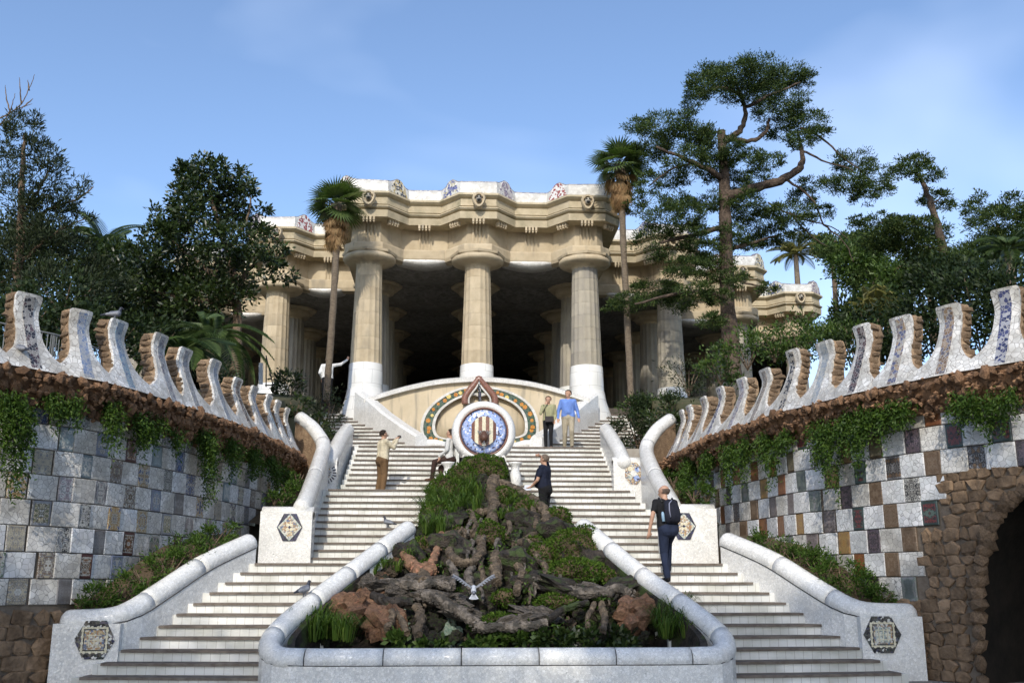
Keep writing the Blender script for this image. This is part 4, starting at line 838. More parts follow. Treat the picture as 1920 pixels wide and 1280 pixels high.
# upper side stairs between column foot and landing
T4 = .40
for sgn in (-1, 1):
    nm = 'left' if sgn < 0 else 'right'; rows = []; x4 = lambda y: sgn*interp(y, [31.6,35.2], [1.75,4.45])
    for k in range(12):
        y = 31.6+k*T4; a, b = sorted((sgn*5.35, min(abs(x4(y)), 4.75)*sgn)); rows.append((a, b, y+(.10 if sgn < 0 else 0), y+(.10 if sgn > 0 else 0), Z3+(k+1)*RISE, T4+.3))
    flight('stair_flight', 'top flight of white steps rising past the front column '+('near the palm' if sgn < 0 else 'behind the man in blue'), 12, rows)
    st = thing('sloping_wall', (sgn*2, 31.7, Z3), 'white tiled sloping wall beside the top steps '+('near the man photographing in cream' if sgn < 0 else 'behind the couple'), 'low wall')
    L_in = [(1.80,31.62,.50),(2.40,32.45,.98),(3.0,33.3,1.50),(3.55,34.05,2.05),(4.05,34.75,2.48)]; rs = []
    for x, y, h in L_in:
        x *= sgn; d = Vector((sgn*.58, .81)); n = Vector((-d.y, d.x))*(.22)
        rs.append([(x-n.x,y-n.y,Z3-.2),(x-n.x,y-n.y,Z3+h-.05),(x-n.x*.7,y-n.y*.7,Z3+h+.03),(x+n.x*.7,y+n.y*.7,Z3+h+.03),(x+n.x,y+n.y,Z3+h-.05),(x+n.x,y+n.y,Z3-.2)])
    for k in range(len(rs)-1):
        r0, r1 = rs[k], rs[k+1]; s = MB(); s.rings([r0, [tuple(Vector(p).lerp(Vector(q), .995)) for p, q in zip(r0, r1)]]); part('wall_block', s, mt['white'], st)
    s = MB(); s.lathe([(1.02,Z3+.6),(.98,ZH-.55),(.82,ZH-.1),(.70,ZH+.25),(.64,ZH+.6)], 28, (sgn*4, 35.95, 0)); part('column_skirt', s, mt['col_tile'], st, True)
# ================================================================== medallion fountain on the stair axis
YM_ = 26.5
mc = at(907, 810, YM_); md = thing('medallion_fountain', (mc.x, YM_, Z2), 'round white fountain medallion with blue shard mosaic and striped shield', 'fountain')
def disc(prof, n=48, c=mc):                              # lathe about the Y axis
    return [[(c.x+r*math.cos(2*math.pi*k/n), c.y+d, c.z+r*math.sin(2*math.pi*k/n)) for k in range(n)] for r, d in prof]
s = MB(); s.rings(disc([(.60,.02),(.63,-.06),(.68,-.11),(.75,-.10),(.81,-.03),(.845,.08),(.845,.22),(.78,.38),(.5,.5),(.1,.54)])); part('white_ring', s, mt['white_fine'] if 'white_fine' in mt else mt['white'], md, True)
s = MB(); s.rings(disc([(.645,-.10),(.635,-.115),(.61,-.10),(.60,-.02)]), cap=False); part('red_rim', s, mt['mos_red'], md, True)
s = MB(); s.rings(disc([(.615,-.05),(.52,-.085),(.35,-.10),(.1,-.105),(.01,-.105)])); part('blue_dish', s, mt['mos_blue'], md, True)
sh = Vector((mc.x+.0, mc.y, mc.z+.02)); hw_, hh_ = .335, .40
for k in range(7):
    a, b = -hw_+2*hw_*k/7, -hw_+2*hw_*(k+1)/7
    yy = lambda x: hh_*(1-(abs(x)/hw_)**2.3*.55); s = MB(); dd = lambda x: -.09-.12*math.sqrt(max(0, 1-(x/hw_)**2))
    s.add([(sh.x+a, sh.y+dd(a), sh.z-yy(a)), (sh.x+b, sh.y+dd(b), sh.z-yy(b)), (sh.x+b, sh.y+dd(b), sh.z+yy(b)*.93), (sh.x+a, sh.y+dd(a), sh.z+yy(a)*.93),
           (sh.x+a, sh.y+.08, sh.z-yy(a)), (sh.x+b, sh.y+.08, sh.z-yy(b)), (sh.x+b, sh.y+.08, sh.z+yy(b)*.93), (sh.x+a, sh.y+.08, sh.z+yy(a)*.93)], [(0,1,2,3),(7,6,5,4),(0,4,5,1),(3,2,6,7),(0,3,7,4),(1,5,6,2)])
    part('shield_stripe', s, mt['mos_red' if k % 2 == 0 else 'mos_cream'], md)
sn = Vector((mc.x, mc.y-.16, mc.z-.16)); s = MB(); s.tube([sn+Vector((0,.12,.10)), sn+Vector((0,-.02,.06)), sn+Vector((0,-.12,-.04)), sn+Vector((0,-.17,-.12))], [.11,.13,.12,.07], 10); h = part('serpent_head', s, M('bronze_brown', (0.06,0.03,0.02), (0.12,0.06,0.04), 20, .45), md, True)
for k in range(6):
    e = (k-2.5)*.045; s = MB(); s.tube([sn+Vector((e*.8,-.10,.02)), sn+Vector((e,-.11,.10)), sn+Vector((e*1.5,-.08,.17))], .012, 5); part('crest_ray', s, mt['rail'], h)
m, N_, L_, b_ = newmat('water_jet'); b_.inputs['Base Color'].default_value = (.8,.85,.88,1); b_.inputs['Roughness'].default_value = .05; b_.inputs['Transmission Weight'].default_value = .9
s = MB(); s.tube([sn+Vector((0,-.19,-.12)), sn+Vector((0,-.24,-.2)), sn+Vector((0,-.25,-.45))], [.012,.012,.016], 6); part('water_jet', s, m, md, True)
# plinth, side seats and baluster under the medallion
s = MB(); s.hexa([(mc.x-.62,26.3,Z2-.3),(mc.x+.62,26.3,Z2-.3),(mc.x+.55,30.2,Z2-.3),(mc.x-.55,30.2,Z2-.3)], [(mc.x-.55,26.45,Z2+1.0),(mc.x+.55,26.45,Z2+1.0),(mc.x+.5,30.2,Z2+1.2),(mc.x-.5,30.2,Z2+1.2)]); part('plinth', s, mt['white'], md)
for e, px, py in ((1,966,892),(-1,840,892)):
    c = at(px, py, 25.6); s = MB(); s.lathe([(.10,-.34),(.13,-.30),(.155,-.12),(.14,.02),(.10,.16),(.11,.24),(.17,.30),(.18,.34),(.05,.36)], 18, c); part('baluster', s, mt['white'], md, True)
c = at(852, 858, 27.0); s = MB(); s.hexa([(c.x-.28,26.7,Z2-.2),(c.x+.4,26.7,Z2-.2),(c.x+.4,27.3,Z2-.2),(c.x-.28,27.3,Z2-.2)], [(c.x-.16,26.75,Z2+.82),(c.x+.4,26.75,Z2+.82),(c.x+.4,27.3,Z2+.82),(c.x-.16,27.3,Z2+.82)]); part('side_seat', s, mt['white'], md)
# ================================================================== foliage helpers
def leaf_object(name, P, D, Ln, Wd, m, parent=None, fold=0.15):
    """many small leaf faces in one mesh: P base points, D directions, lengths, widths"""
    n = len(P); D = D/np.maximum(np.linalg.norm(D, axis=1, keepdims=True), 1e-6); rv = nrg.normal(size=(n,3)); S = np.cross(D, rv); S /= np.maximum(np.linalg.norm(S, axis=1, keepdims=True), 1e-6); U = np.cross(S, D)
    Ln = np.broadcast_to(Ln, (n,))[:,None]; Wd = np.broadcast_to(Wd, (n,))[:,None]
    V = np.empty((n,4,3)); V[:,0] = P; V[:,1] = P+D*Ln*.5+S*Wd*.5+U*Ln*fold*.5; V[:,2] = P+D*Ln; V[:,3] = P+D*Ln*.5-S*Wd*.5+U*Ln*fold*.5
    me = bpy.data.meshes.new(name); me.vertices.add(4*n); me.loops.add(4*n); me.polygons.add(n)
    me.vertices.foreach_set('co', V.reshape(-1)); me.loops.foreach_set('vertex_index', np.arange(4*n, dtype=np.int32)); me.polygons.foreach_set('loop_start', np.arange(0, 4*n, 4, dtype=np.int32))
    me.update(calc_edges=True); me.materials.append(m); return obj(name, me, parent)
def blob(px, py, rx, ry, Y, dr=0.8):
    c = at(px, py, Y); k = ppm(c); return np.array(c), np.array([rx/k, max(rx, ry)*dr/k, ry/k])
def clumps(blobs, per, leaf, sub=0.30, nsub=10, up=0.35, out=0.6, flat=1.0, shell=.45):
    """leaf positions and directions: each blob holds sub-clumps, each sub-clump many leaves, so gaps and light/dark tufts appear"""
    PP = []; DD = []
    for c, r in blobs:
        area = r[0]*r[2]+r[0]*r[1]; k = max(3, int(nsub*area**.5*1.6)); d = nrg.normal(size=(k,3)); d /= np.linalg.norm(d, axis=1, keepdims=True); rad = shell+(1-shell)*nrg.random((k,1))**.6
        sc = c+d*r*rad*.92; n = max(6, int(per*area/k)); sr = sub*np.mean(r)*nrg.uniform(.6,1.3,(k,1,1))
        e = nrg.normal(size=(k,n,3))*np.array([1,1,.75*flat]); q = sc[:,None,:]+e*sr*.75; PP.append(q.reshape(-1,3))
        dd = nrg.normal(size=(k,n,3))*.7+d[:,None,:]*out+e*.45+np.array([0,0,up]); DD.append(dd.reshape(-1,3))
    return np.concatenate(PP), np.concatenate(DD)
def foliage(name, blobs, per, leaf, asp, m, parent=None, **kw):
    P, D = clumps(blobs, per, leaf, **kw); n = len(P); return leaf_object(name, P, D, leaf*nrg.uniform(.6,1.3,n), leaf*asp*nrg.uniform(.7,1.2,n), m, parent)
def limb(parent, pts, r0, r1, m='bark', name='limb', n=8, wob=.03):
    D = catmull(pts, 5); k = len(D); lr = random.Random(len(D)+int(pts[0][0]*10)); D = [p+Vector((lr.uniform(-wob,wob), lr.uniform(-wob,wob), lr.uniform(-wob,wob))) if 0 < i < k-1 else p for i, p in enumerate(D)]
    s = MB(); s.tube(D, [lerp(r0, r1, i/(k-1))*lr.uniform(.9,1.1) for i in range(k)], n); return part(name, s, mt[m], parent, True)
def blades(name, base, n, ln, spread, m, parent=None, up=1.0, width=.018, lean=(0,0,0)):
    """arching grass blades: each three faces long, all in one tuft"""
    vs = []; fs = []; r = random.Random(int(base[0]*100+base[2]*77))
    for k in range(n):
        a = r.uniform(0, 6.283); d = Vector((math.cos(a), math.sin(a)*.7, 0)); l = ln*r.uniform(.6,1.15); o = Vector(base)+d*r.uniform(0, spread*.5)+Vector((0,0,r.uniform(-.03,.03))); sd = Vector((-d.y, d.x, 0))*width*.5
        k_ = r.uniform(.25,.9); p0, p1, p2, p3 = o, o+d*l*.22*k_+Vector((0,0,l*.42*up)), o+d*l*.55*k_+Vector((0,0,l*.66*up)), o+d*l*.95*k_+Vector((0,0,l*(.75-.5*k_)*up)); lv = Vector(lean)*l; p2 = p2+lv*.5; p3 = p3+lv; i = len(vs)
        vs += [p0-sd, p0+sd, p1-sd, p1+sd, p2-sd*.8, p2+sd*.8, p3]; fs += [(i,i+1,i+3,i+2),(i+2,i+3,i+5,i+4),(i+4,i+5,i+6)]
    s = MB(); s.add(vs, fs); return part(name, s, m, parent)
# ================================================================== the rock mound inside the basin
def YR(py): return interp(py, [850,915,960,1000,1050,1100,1150,1215], [25.3,23.6,21.9,20.7,19.3,18.3,17.5,16.7])
def ra(px, py, dy=0.0): return at(px, py, YR(py)+dy)
mound = thing('rock_mound', (0, 18, .2), 'dark rock mound of ledges, roots and stone rings inside the basin', 'rock mound')
rows_ = [(1225,575,1310),(1200,572,1312),(1150,612,1262),(1100,655,1200),(1050,715,1140),(1000,775,1100),(960,800,1050),(915,842,958),(880,852,955),(856,868,945)]
s = MB(); rs = []
for py in np.linspace(1225, 856, 38):
    py = float(py); xa, xb = interp(-py, [-r[0] for r in rows_], [r[1] for r in rows_]), interp(-py, [-r[0] for r in rows_], [r[2] for r in rows_]); ring = []
    for k in range(41):
        u = -1+2*k/40; px = lerp(xa, xb, (u+1)/2); p = ra(px, py, .45+.9*abs(u)**4); d = noise.noise(p*1.9)*.42+noise.noise(p*4.5)*.22+noise.noise(p*11)*.09; p.y += d; p.z += d*.3; ring.append(p)
    ring = [Vector((ring[0].x-.05, ring[0].y+1.2, ring[0].z-.9))]+ring+[Vector((ring[-1].x+.05, ring[-1].y+1.2, ring[-1].z-.9))]; rs.append(ring)
last = [p+Vector((0, 1.0, -.7)) for p in rs[-1]]; s.rings(rs+[last], closed=False); part('rock_core', s, mt['rock'], mound, True)
def rk(kind, px, py, rx, ry, dy=0.0, rd=None, rot=None, name='rock', seed=0):
    p = ra(px, py, dy); k = ppm(p); r = random.Random(int(px*3+py)); return obj(name, ROCKS[kind][(int(px)+seed) % 4], mound, TRS(p, rot or (r.uniform(-.3,.3), r.uniform(-.3,.3), r.uniform(0,.4)), (rx/k, (rd or min(rx, ry)*1.1)/k, ry/k)))
def root(pts, r0, r1=None, kind='rock_root', dy=0.0, name='root', jit=.35):
    P = [ra(a, b, dy+(c[0] if c else 0)) for a, b, *c in pts]; D = catmull(P, 9); k = ppm(P[0]); n = len(D); rr = [.84*lerp(r0, r0 if r1 is None else r1, i/(n-1))/k for i in range(n)]; lr = random.Random(int(pts[0][0]))
    s = MB(); s.tube([p+Vector((0,-.22,0))+Vector((noise.noise(p*5), 0, noise.noise(p*5+Vector((9,0,0)))))*.05 for p in D], [x*(1+.38*noise.noise(Vector((i*.55, pts[0][0], 0)))) for i, x in enumerate(rr)], 12, jit=jit*.5, rng=lr)
    for i in range(n*3):                                # crust of small stones along the root
        j = lr.randrange(n); p = D[j]+Vector((0,-.22,0)); d = Vector((lr.uniform(-1,1), lr.uniform(-1,.3), lr.uniform(-1,1))).normalized(); c = p+d*rr[j]*.95; q = rr[j]*lr.uniform(.14,.36)
        s.add([c+Vector(e)*q*lr.uniform(.7,1.3) for e in ((1,0,0),(0,1,0),(-1,0,0),(0,-1,0),(0,0,1),(0,0,-1))], [(0,1,4),(1,2,4),(2,3,4),(3,0,4),(1,0,5),(2,1,5),(3,2,5),(0,3,5)])
    return part(name, s, mt[kind], mound, False)
# boulders and shelves
for a in (('rock_red',663,1143,46,36),('rock_red',722,1170,38,34),('rock_red',1195,1150,40,34),('rock_red',700,1112,28,18),('rock_red',665,1085,22,16)): rk(*a, dy=-.15, name='boulder')
for a in (('rock_grey',725,1100,46,14),('rock_grey',800,1092,48,16),('rock_grey',828,1122,52,15),('rock_grey',868,1148,40,13),('rock_grey',955,1170,66,13),('rock',1070,1102,70,15),('rock_grey',1120,1112,38,17),('rock',862,967,34,10),('rock_grey',1010,1150,45,11),('rock',1160,1100,40,14),('rock_grey',745,1110,24,16),('rock_grey',690,1092,20,14)): rk(*a, dy=-.30, rd=a[3]*.62, name='ledge')
for a in (('rock',780,1145,40,30),('rock',840,1050,50,45),('rock',960,1080,50,45),('rock',1000,1120,60,40),('rock',1090,1140,60,30),('rock',905,1120,45,40),('rock',1040,1020,50,40),('rock',980,990,45,30),('rock',830,1000,45,40),('rock',1150,1150,40,30),('rock',760,1060,40,40),('rock',1110,1060,50,45),('rock',640,1185,40,24),('rock',1240,1180,40,25),('rock_teal',842,1190,26,28),('rock_teal',765,1165,16,28),('rock_teal',738,1072,16,20),('rock_grey',790,1185,16,26),('rock_grey',935,1195,40,20)): rk(*a, dy=.42)
er = random.Random(2)
for k in range(150):                                     # knobbly stones along the inside of the coping
    f = er.random(); sd = er.choice((-1, 1)); py = lerp(1010, 1190, f); px = (lerp(770, 580, f) if sd < 0 else lerp(1115, 1300, f))-sd*er.uniform(8,34); rk(er.choice(('rock_root','rock_red','rock_root','rock')), px, py, er.uniform(6,13), er.uniform(5,11), dy=-.1, name='edge_stone', seed=k)
kr = random.Random(31)
for k in range(190):                                    # broken stones all over the face of the mound
    py = kr.uniform(905, 1205); xa, xb = interp(-py, [-r[0] for r in rows_], [r[1] for r in rows_]), interp(-py, [-r[0] for r in rows_], [r[2] for r in rows_]); px = kr.uniform(xa+12, xb-12)
    rk(kr.choice(('rock','rock','rock','rock_root','rock','rock')), px, py, kr.uniform(6,17), kr.uniform(6,20), dy=kr.uniform(-.05,.35), name='broken_stone', seed=k, rot=(kr.uniform(0,6), kr.uniform(0,6), kr.uniform(0,6)))
# roots, rings and hanging pillars
root([(927,900),(922,925),(925,950),(921,985)], 14, 10); root([(927,905),(955,915),(985,930,-.1),(1008,948,-.2),(1022,968,-.2),(1026,990,0)], 11, 9); root([(925,955),(905,962),(885,958)], 9, 6); root([(985,932,-.1),(1000,965),(1003,990)], 8, 6)
root([(880,960),(890,990),(886,1005)], 8, 6); root([(948,960),(955,985),(950,1010)], 6, 5); root([(985,1012),(1010,1000),(1045,990),(1060,985)], 9, 5); root([(962,1022),(985,1018),(1010,1028)], 9, 6)
rg = [(872+31*math.cos(a), 1028+28*math.sin(a)) for a in np.linspace(0, 2*math.pi, 15)]; root([(a, b, -.25-(b-1028)*.010) for a, b in rg], 8.5, 8.5, 'rock_root', name='stone_ring')
root([(845,1055,-.3),(852,1075,-.3),(848,1100,-.3)], 9, 7, 'rock_grey'); root([(884,1056,-.3),(880,1080,-.3),(882,1108,-.35)], 9, 8, 'rock_grey'); root([(930,1040,-.3),(928,1065,-.35),(931,1092,-.4)], 12, 12, 'rock_root', name='hanging_pillar')
root([(750,1025,-.1),(762,1045,-.25),(785,1062,-.35),(808,1058,-.35),(820,1035,-.25),(826,1003,-.1)], 8, 8, 'rock_red', name='coral_arm'); root([(770,1052,-.3),(790,1072,-.38),(815,1068,-.35)], 13, 12, 'rock_red', name='coral_arm'); root([(795,1075,-.3),(797,1095,-.25)], 16, 12, 'rock_root')
for pts, r0 in (([(733,1138,-.3),(735,1158,-.35),(731,1178,-.35)], 9), ([(786,1135,-.4),(788,1160,-.45),(786,1188,-.45)], 10), ([(1110,1130,-.3),(1104,1150,-.35),(1098,1175,-.35)], 6), ([(1126,1132,-.3),(1130,1155,-.35),(1127,1182,-.35)], 8), ([(740,1135,-.3),(765,1185,-.3)], 8)): root(pts, r0, r0*.85, 'rock_root', name='stalactite', jit=.5)
# gnarled shelves, each a knotted horizontal log of stone
for pts, r0, r1, kd in (([(690,1098,-.2),(735,1092,-.3),(780,1098,-.35),(825,1092,-.35),(848,1100,-.3)], 11, 9, 'rock_grey'), ([(795,1118,-.4),(835,1130,-.45),(865,1150,-.45),(895,1168,-.4)], 13, 10, 'rock_grey'), ([(888,1172,-.45),(930,1173,-.5),(975,1170,-.5),(1022,1168,-.45)], 11, 10, 'rock_grey'), ([(1000,1092,-.3),(1045,1098,-.35),(1090,1112,-.4),(1150,1106,-.35),(1180,1112,-.3)], 12, 11, 'rock_grey'), ([(1022,1160,-.4),(1060,1140,-.4),(1100,1128,-.35)], 8, 7, 'rock'), ([(700,1120,-.2),(735,1128,-.3),(775,1128,-.3)], 12, 9, 'rock'), ([(960,1040,-.1),(975,1075,-.15),(965,1110,-.2)], 9, 8, 'rock_root'), ([(1000,1035,-.1),(1020,1070,-.15),(1010,1100,-.2)], 7, 6, 'rock_root'), ([(850,985),(835,1010),(845,1040)], 7, 6, 'rock_root'), ([(905,1010,-.1),(900,1050,-.15),(908,1095,-.2)], 7, 6, 'rock_root')):
    root(pts, r0, r1, kd, name='gnarled_shelf', jit=.7)
for k in range(34):                                     # thin hanging roots in the hollows
    py = kr.uniform(965, 1150); xa, xb = interp(-py, [-r[0] for r in rows_], [r[1] for r in rows_]), interp(-py, [-r[0] for r in rows_], [r[2] for r in rows_]); px = kr.uniform(xa+30, xb-30); l_ = kr.uniform(16, 46); dx = kr.uniform(-10, 10)
    root([(px, py, -.12), (px+dx*.4+kr.uniform(-4,4), py+l_*.5, -.2), (px+dx, py+l_, -.2)], kr.uniform(2.2,5.0), kr.uniform(1.5,3.0), kr.choice(('rock_root','rock','rock_grey')), name='hanging_root', jit=.6)
# moss cushions and grasses growing on the mound
mr = random.Random(6)
ORDM = ['moss patch at the upper end of the basin coping', 'moss tuft inside the coral shaped stone', 'moss in the upper hollow of the stone ring', 'moss hanging beside the pale hanging pillar', 'moss under the flying pigeon', 'moss beside the pale crusted shelf', 'moss at the outer end of the pale crusted shelf', 'thin moss strip at the foot of the algae rock', 'moss in the fork of the horizontal root', 'moss below the flat dark slab']
def moss(px, py, rx, ry, label, dy=-.15, per=3000, leaf=.06):
    p = ra(px, py, dy); k = ppm(p); c = np.array(p); r = np.array([rx/k, rx*.8/k, ry/k]); t = thing('moss_cushion', p-Vector((0,0,r[2])), label, 'moss')
    bm = bmesh.new(); bmesh.ops.create_icosphere(bm, subdivisions=3, radius=1)
    for v in bm.verts: d = v.co.normalized(); q = .84+.18*noise.noise(d*2.3+Vector(p)); v.co = Vector((d.x*r[0]*q+p.x, d.y*r[1]*q+p.y, d.z*r[2]*q+p.z))
    me = bpy.data.meshes.new('moss_body'); bm.to_mesh(me); bm.free(); me.materials.append(mt['earth']); obj('moss_body', me, t)
    n = int(per*(r[0]*r[2]+r[0]*r[1])*3); d = nrg.normal(size=(n,3)); d /= np.linalg.norm(d, axis=1, keepdims=True); bump_ = np.array([.86+.20*noise.noise(Vector(x)*2.3+Vector(p)) for x in d])[:,None]
    P = c+d*r*bump_; leaf_object('moss_leaves', P, d+nrg.normal(size=(n,3))*.6+np.array([0,0,.2]), leaf*nrg.uniform(.5,1.3,n), leaf*.45, mt['moss'], t)
moss(905, 884, 50, 34, 'domed dark moss cap just under the round medallion', dy=.2); moss(1085, 1035, 66, 52, 'largest mossy cushion on the mound, over the pale right ledge', dy=-.1); moss(1075, 1072, 55, 28, 'low moss sheet hanging under the largest mossy cushion', dy=-.25)
moss(920, 1003, 28, 30, 'small bright moss tuft beside the stone ring', dy=-.35); moss(1045, 975, 30, 26, 'small moss tuft where the arching root ends', dy=-.05); moss(1050, 1130, 52, 20, 'moss under the shelf of dark wood', dy=-.1)
moss(868, 905, 34, 40, 'mossy shoulder under the spiky grass', dy=.1); moss(945, 935, 28, 26, 'moss behind the forked root', dy=.15); moss(820, 975, 38, 36, 'moss below the grass tufts', dy=.1); moss(940, 1160, 40, 10, 'thin moss under the straight wooden ledge', dy=-.2)
def grass(px, py, n, ln, spread, label, group='grass tufts on the rock mound', dy=-.2, **kw):
    p = ra(px, py, dy); tag(blades('grass_tuft', p, n, ln, spread, mt['grass'], None, **kw), label, 'grass', group)
lab = 'spiky green grass tuft growing on the rock mound above the stone ring'
for px, py in ((812,985),(822,960),(838,945),(800,1000),(855,925),(870,940),(845,970),(880,918),(828,1000),(895,935),(800,965),(812,940),(860,955),(835,915),(890,960)): grass(px, py, 75, .52, .32, lab, lean=(-.18,-.05,0), width=.022)
moss(840, 930, 44, 40, 'broad mossy slope under the spiky grass tufts', dy=.15); moss(985, 965, 30, 34, 'moss between the arching root and the stone behind', dy=.25); moss(1015, 1045, 30, 30, 'dark moss patch left of the largest mossy cushion', dy=.05); moss(790, 1035, 26, 30, 'moss patch above the coral shaped stone', dy=.1)
for j_, (px, py, rx, ry) in enumerate(((760,1015,20,20),(800,1060,14,12),(860,1000,16,14),(985,1085,22,18),(945,1120,26,16),(1120,1075,26,20),(1150,1085,20,16),(900,1175,24,8),(1000,1020,22,16),(880,975,22,16))): moss(px, py, rx, ry, ORDM[j_], dy=-.02, per=2600)
lab = 'arching fern like tuft beneath the forked root of the mound'
for px, py in ((950,945),(965,935),(975,950),(940,970),(990,940),(955,965),(1000,955)): grass(px, py, 50, .40, .25, lab, 'ferny tufts under the roots', up=.7, lean=(.05,-.05,-.1), width=.026)
lab = 'long green grass tuft inside the basin corner by the reddish boulders'
for px, py in ((590,1200),(610,1195),(630,1198),(600,1175),(650,1200),(575,1190)): grass(px, py, 70, .55, .3, lab, 'grass in the basin corner', lean=(.15,0,0), width=.02)
lab = 'dark grass tuft inside the basin corner by the lone reddish boulder'
for px, py in ((1250,1195),(1270,1180),(1285,1195),(1265,1160),(1295,1180),(1240,1175),(1280,1150)): grass(px, py, 80, .50, .3, lab, 'grass in the far basin corner', width=.016)
lab = 'small plant tuft growing between the algae stained rocks'
for px, py in ((720,1062),(730,1045),(745,1070),(765,1050),(700,1075)): grass(px, py, 36, .28, .2, lab, 'small tufts by the algae rocks', width=.024)
lab = 'low leafy plant along the foot of the mound inside the basin'
for px, py in ((900,1205),(930,1200),(960,1202),(990,1200),(1020,1198),(1050,1200),(1080,1198),(1110,1202),(1140,1195),(760,1205),(810,1208),(1170,1200)):
    p = ra(px, py, -.25); c = np.array(p); tag(foliage('leafy_plant', [(c, np.array([.22,.2,.16]))], 2400, .12, .55, mt['leaf_bright' if px < 1000 else 'leaf_dark'], None, up=.6), lab, 'plant', 'plants at the foot of the mound')
lab = 'green fringe of small ferns hanging on the mound under the ledges'
for px, py in ((920,1185),(1000,1185),(1060,1175),(1095,1190),(870,1000),(1010,1060),(1030,1085),(820,1030),(965,1010),(790,1000),(770,1040),(845,1075),(905,1075),(945,1045),(990,1110),(1060,1115),(1130,1130),(870,1110),(760,1100),(1100,1085),(700,1060),(1160,1120),(1035,1010),(900,985)):
    p = ra(px, py, -.3); c = np.array(p); tag(foliage('fern_fringe', [(c, np.array([.22,.16,.2]))], 800, .09, .35, mt['leaf_hang'], None, up=-.6), lab, 'fern', 'fern fringes on the mound')
# ================================================================== plants on and beside the walls
ORD = 'first second third fourth fifth sixth seventh eighth ninth tenth eleventh twelfth thirteenth'.split()
FINS = {-1: [69,168,248,327,373,430,473,503,530,547,563], 1: [1874,1762,1670,1595,1524,1462,1407,1366,1324,1293,1268,1253]}
def fin_of(px, side): b = FINS[side]; k = min(range(len(b)), key=lambda i: abs(b[i]-px)); return ORD[len(b)-1-k]
def hang(px, py, wpx, lpx, label, group, W, m='leaf_hang', dens=1.0):
    label = '%s feathery plant hanging under the %s fin from the stair, %s wall' % ('long' if lpx > 85 else 'short', fin_of(px, W.side), 'blue' if W.side < 0 else 'brown')
    q = W.at_px(px, ZB-.4, OFF+.2); top = W.pt(q, OFF+.28, ZB-.45); p0 = at(px, py+6, top.y-.02); k = ppm(p0); w_, l_ = wpx*.72/k, lpx/k; tn, nn = W.frame(q); n = int(34*dens*max(.5, w_/.4)); PP = []; DD = []
    for j in range(n):
        u = -1+2*(j+.5)/n; o = np.array(p0)+np.array(tn)*u*w_*.5+np.array(nn)*nrg.uniform(-.12,.14)+np.array([0,0,nrg.uniform(-.16,.12)]); ll = l_*nrg.uniform(.3,1.0)*(1-.55*u*u); mm = int(10+ll*42); f = np.linspace(0, 1, mm)[:,None]
        curve = o+np.array([0,0,-1])*f*ll+np.array(nn)*(.18*np.sin(f*1.6))*min(1, l_)+nrg.normal(size=(mm,3))*.034; PP.append(curve); DD.append(nrg.normal(size=(mm,3))*.8+np.array([0,0,-.8])+np.array(nn)*.3)
    P = np.concatenate(PP); D = np.concatenate(DD); n = len(P); tag(leaf_object('hanging_plant', P, D, .075*nrg.uniform(.6,1.4,n), .028, mt[m]), label, 'plant', group)
lab = 'feathery green plant hanging from the stone ledge over the blue checkered tiles'
for a in ((28,745,95,200),(20,740,80,120),(105,735,70,60),(135,745,50,55),(205,748,42,120),(200,760,30,70),(262,775,70,75),(290,785,40,55),(325,805,36,45),(385,805,60,150),(375,800,40,90),(430,820,60,75),(470,835,60,70),(505,850,50,75),(530,870,36,60)): hang(*a, lab, 'plants hanging on the blue wall', WL)
lab = 'feathery green plant hanging from the stone ledge over the brown checkered tiles'
for a in ((1262,870,50,70),(1300,850,60,90),(1335,840,60,85),(1375,820,60,110),(1405,815,60,85),(1440,812,60,60),(1475,800,50,55),(1550,790,90,90),(1600,770,100,85),(1650,755,110,75),(1620,790,36,110),(1570,820,26,120),(1455,840,24,70),(1700,750,60,50),(1810,740,80,60),(1880,735,80,60),(1850,750,40,80)): hang(*a, lab, 'plants hanging on the brown wall', WR)
def shrub(px, py, rx, ry, Y, label, group=None, m='leaf_bright', leaf=.11, per=900, asp=.5, name='shrub', **kw):
    c, r = blob(px, py, rx, ry, Y); t = thing(name, (c[0], c[1], c[2]-r[2]), label, 'shrub', group)
    foliage('leaves', [(c, r)], per, leaf, asp, mt[m], t, **kw); cv = Vector(c); s = MB()
    for k in range(5): a = k*1.3; s.tube([cv+Vector((0,0,-r[2])), cv+Vector((math.cos(a)*r[0]*.3, math.sin(a)*r[1]*.3, -r[2]*.2)), cv+Vector((math.cos(a)*r[0]*.6, math.sin(a)*r[1]*.6, r[2]*.4))], [.02,.014,.006], 5)
    part('stems', s, mt['bark'], t)
def ps(px): return interp(px, [140,205,300,380,452], [16.9,17.15,17.9,18.8,19.7])
lab = 'fine leaved green shrub in the planter below the blue checkered wall'
for i_, (px, py, rx, ry) in enumerate(((150,1131,26,12),(190,1122,40,18),(235,1105,40,24),(275,1085,42,28),(318,1060,40,28),(355,1040,36,28),(392,1015,36,26),(418,1002,24,18))): shrub(px, py-4, rx*1.15, ry*1.2, ps(px)+.45, ORD[i_]+' fine leaved shrub up the planter below the blue checkered wall', 'shrubs in the blue wall planter', 'leaf_hang', .075, 3200, .35)
lab = 'fine leaved green shrub in the planter below the brown checkered wall'
for i_, (px, py, rx, ry) in enumerate(((1428,1022,30,18),(1462,1035,36,24),(1500,1052,40,26),(1540,1070,40,28),(1575,1085,46,36),(1610,1105,42,26),(1655,1120,34,14))): shrub(px, py-4, rx*1.15, ry*1.2, ps(1838-px)+.45, ORD[i_]+' fine leaved shrub down the planter below the brown checkered wall', 'shrubs in the brown wall planter', 'leaf_hang', .075, 3200, .35)
lab = 'low green shrub behind the white pillar with the navy diamond'
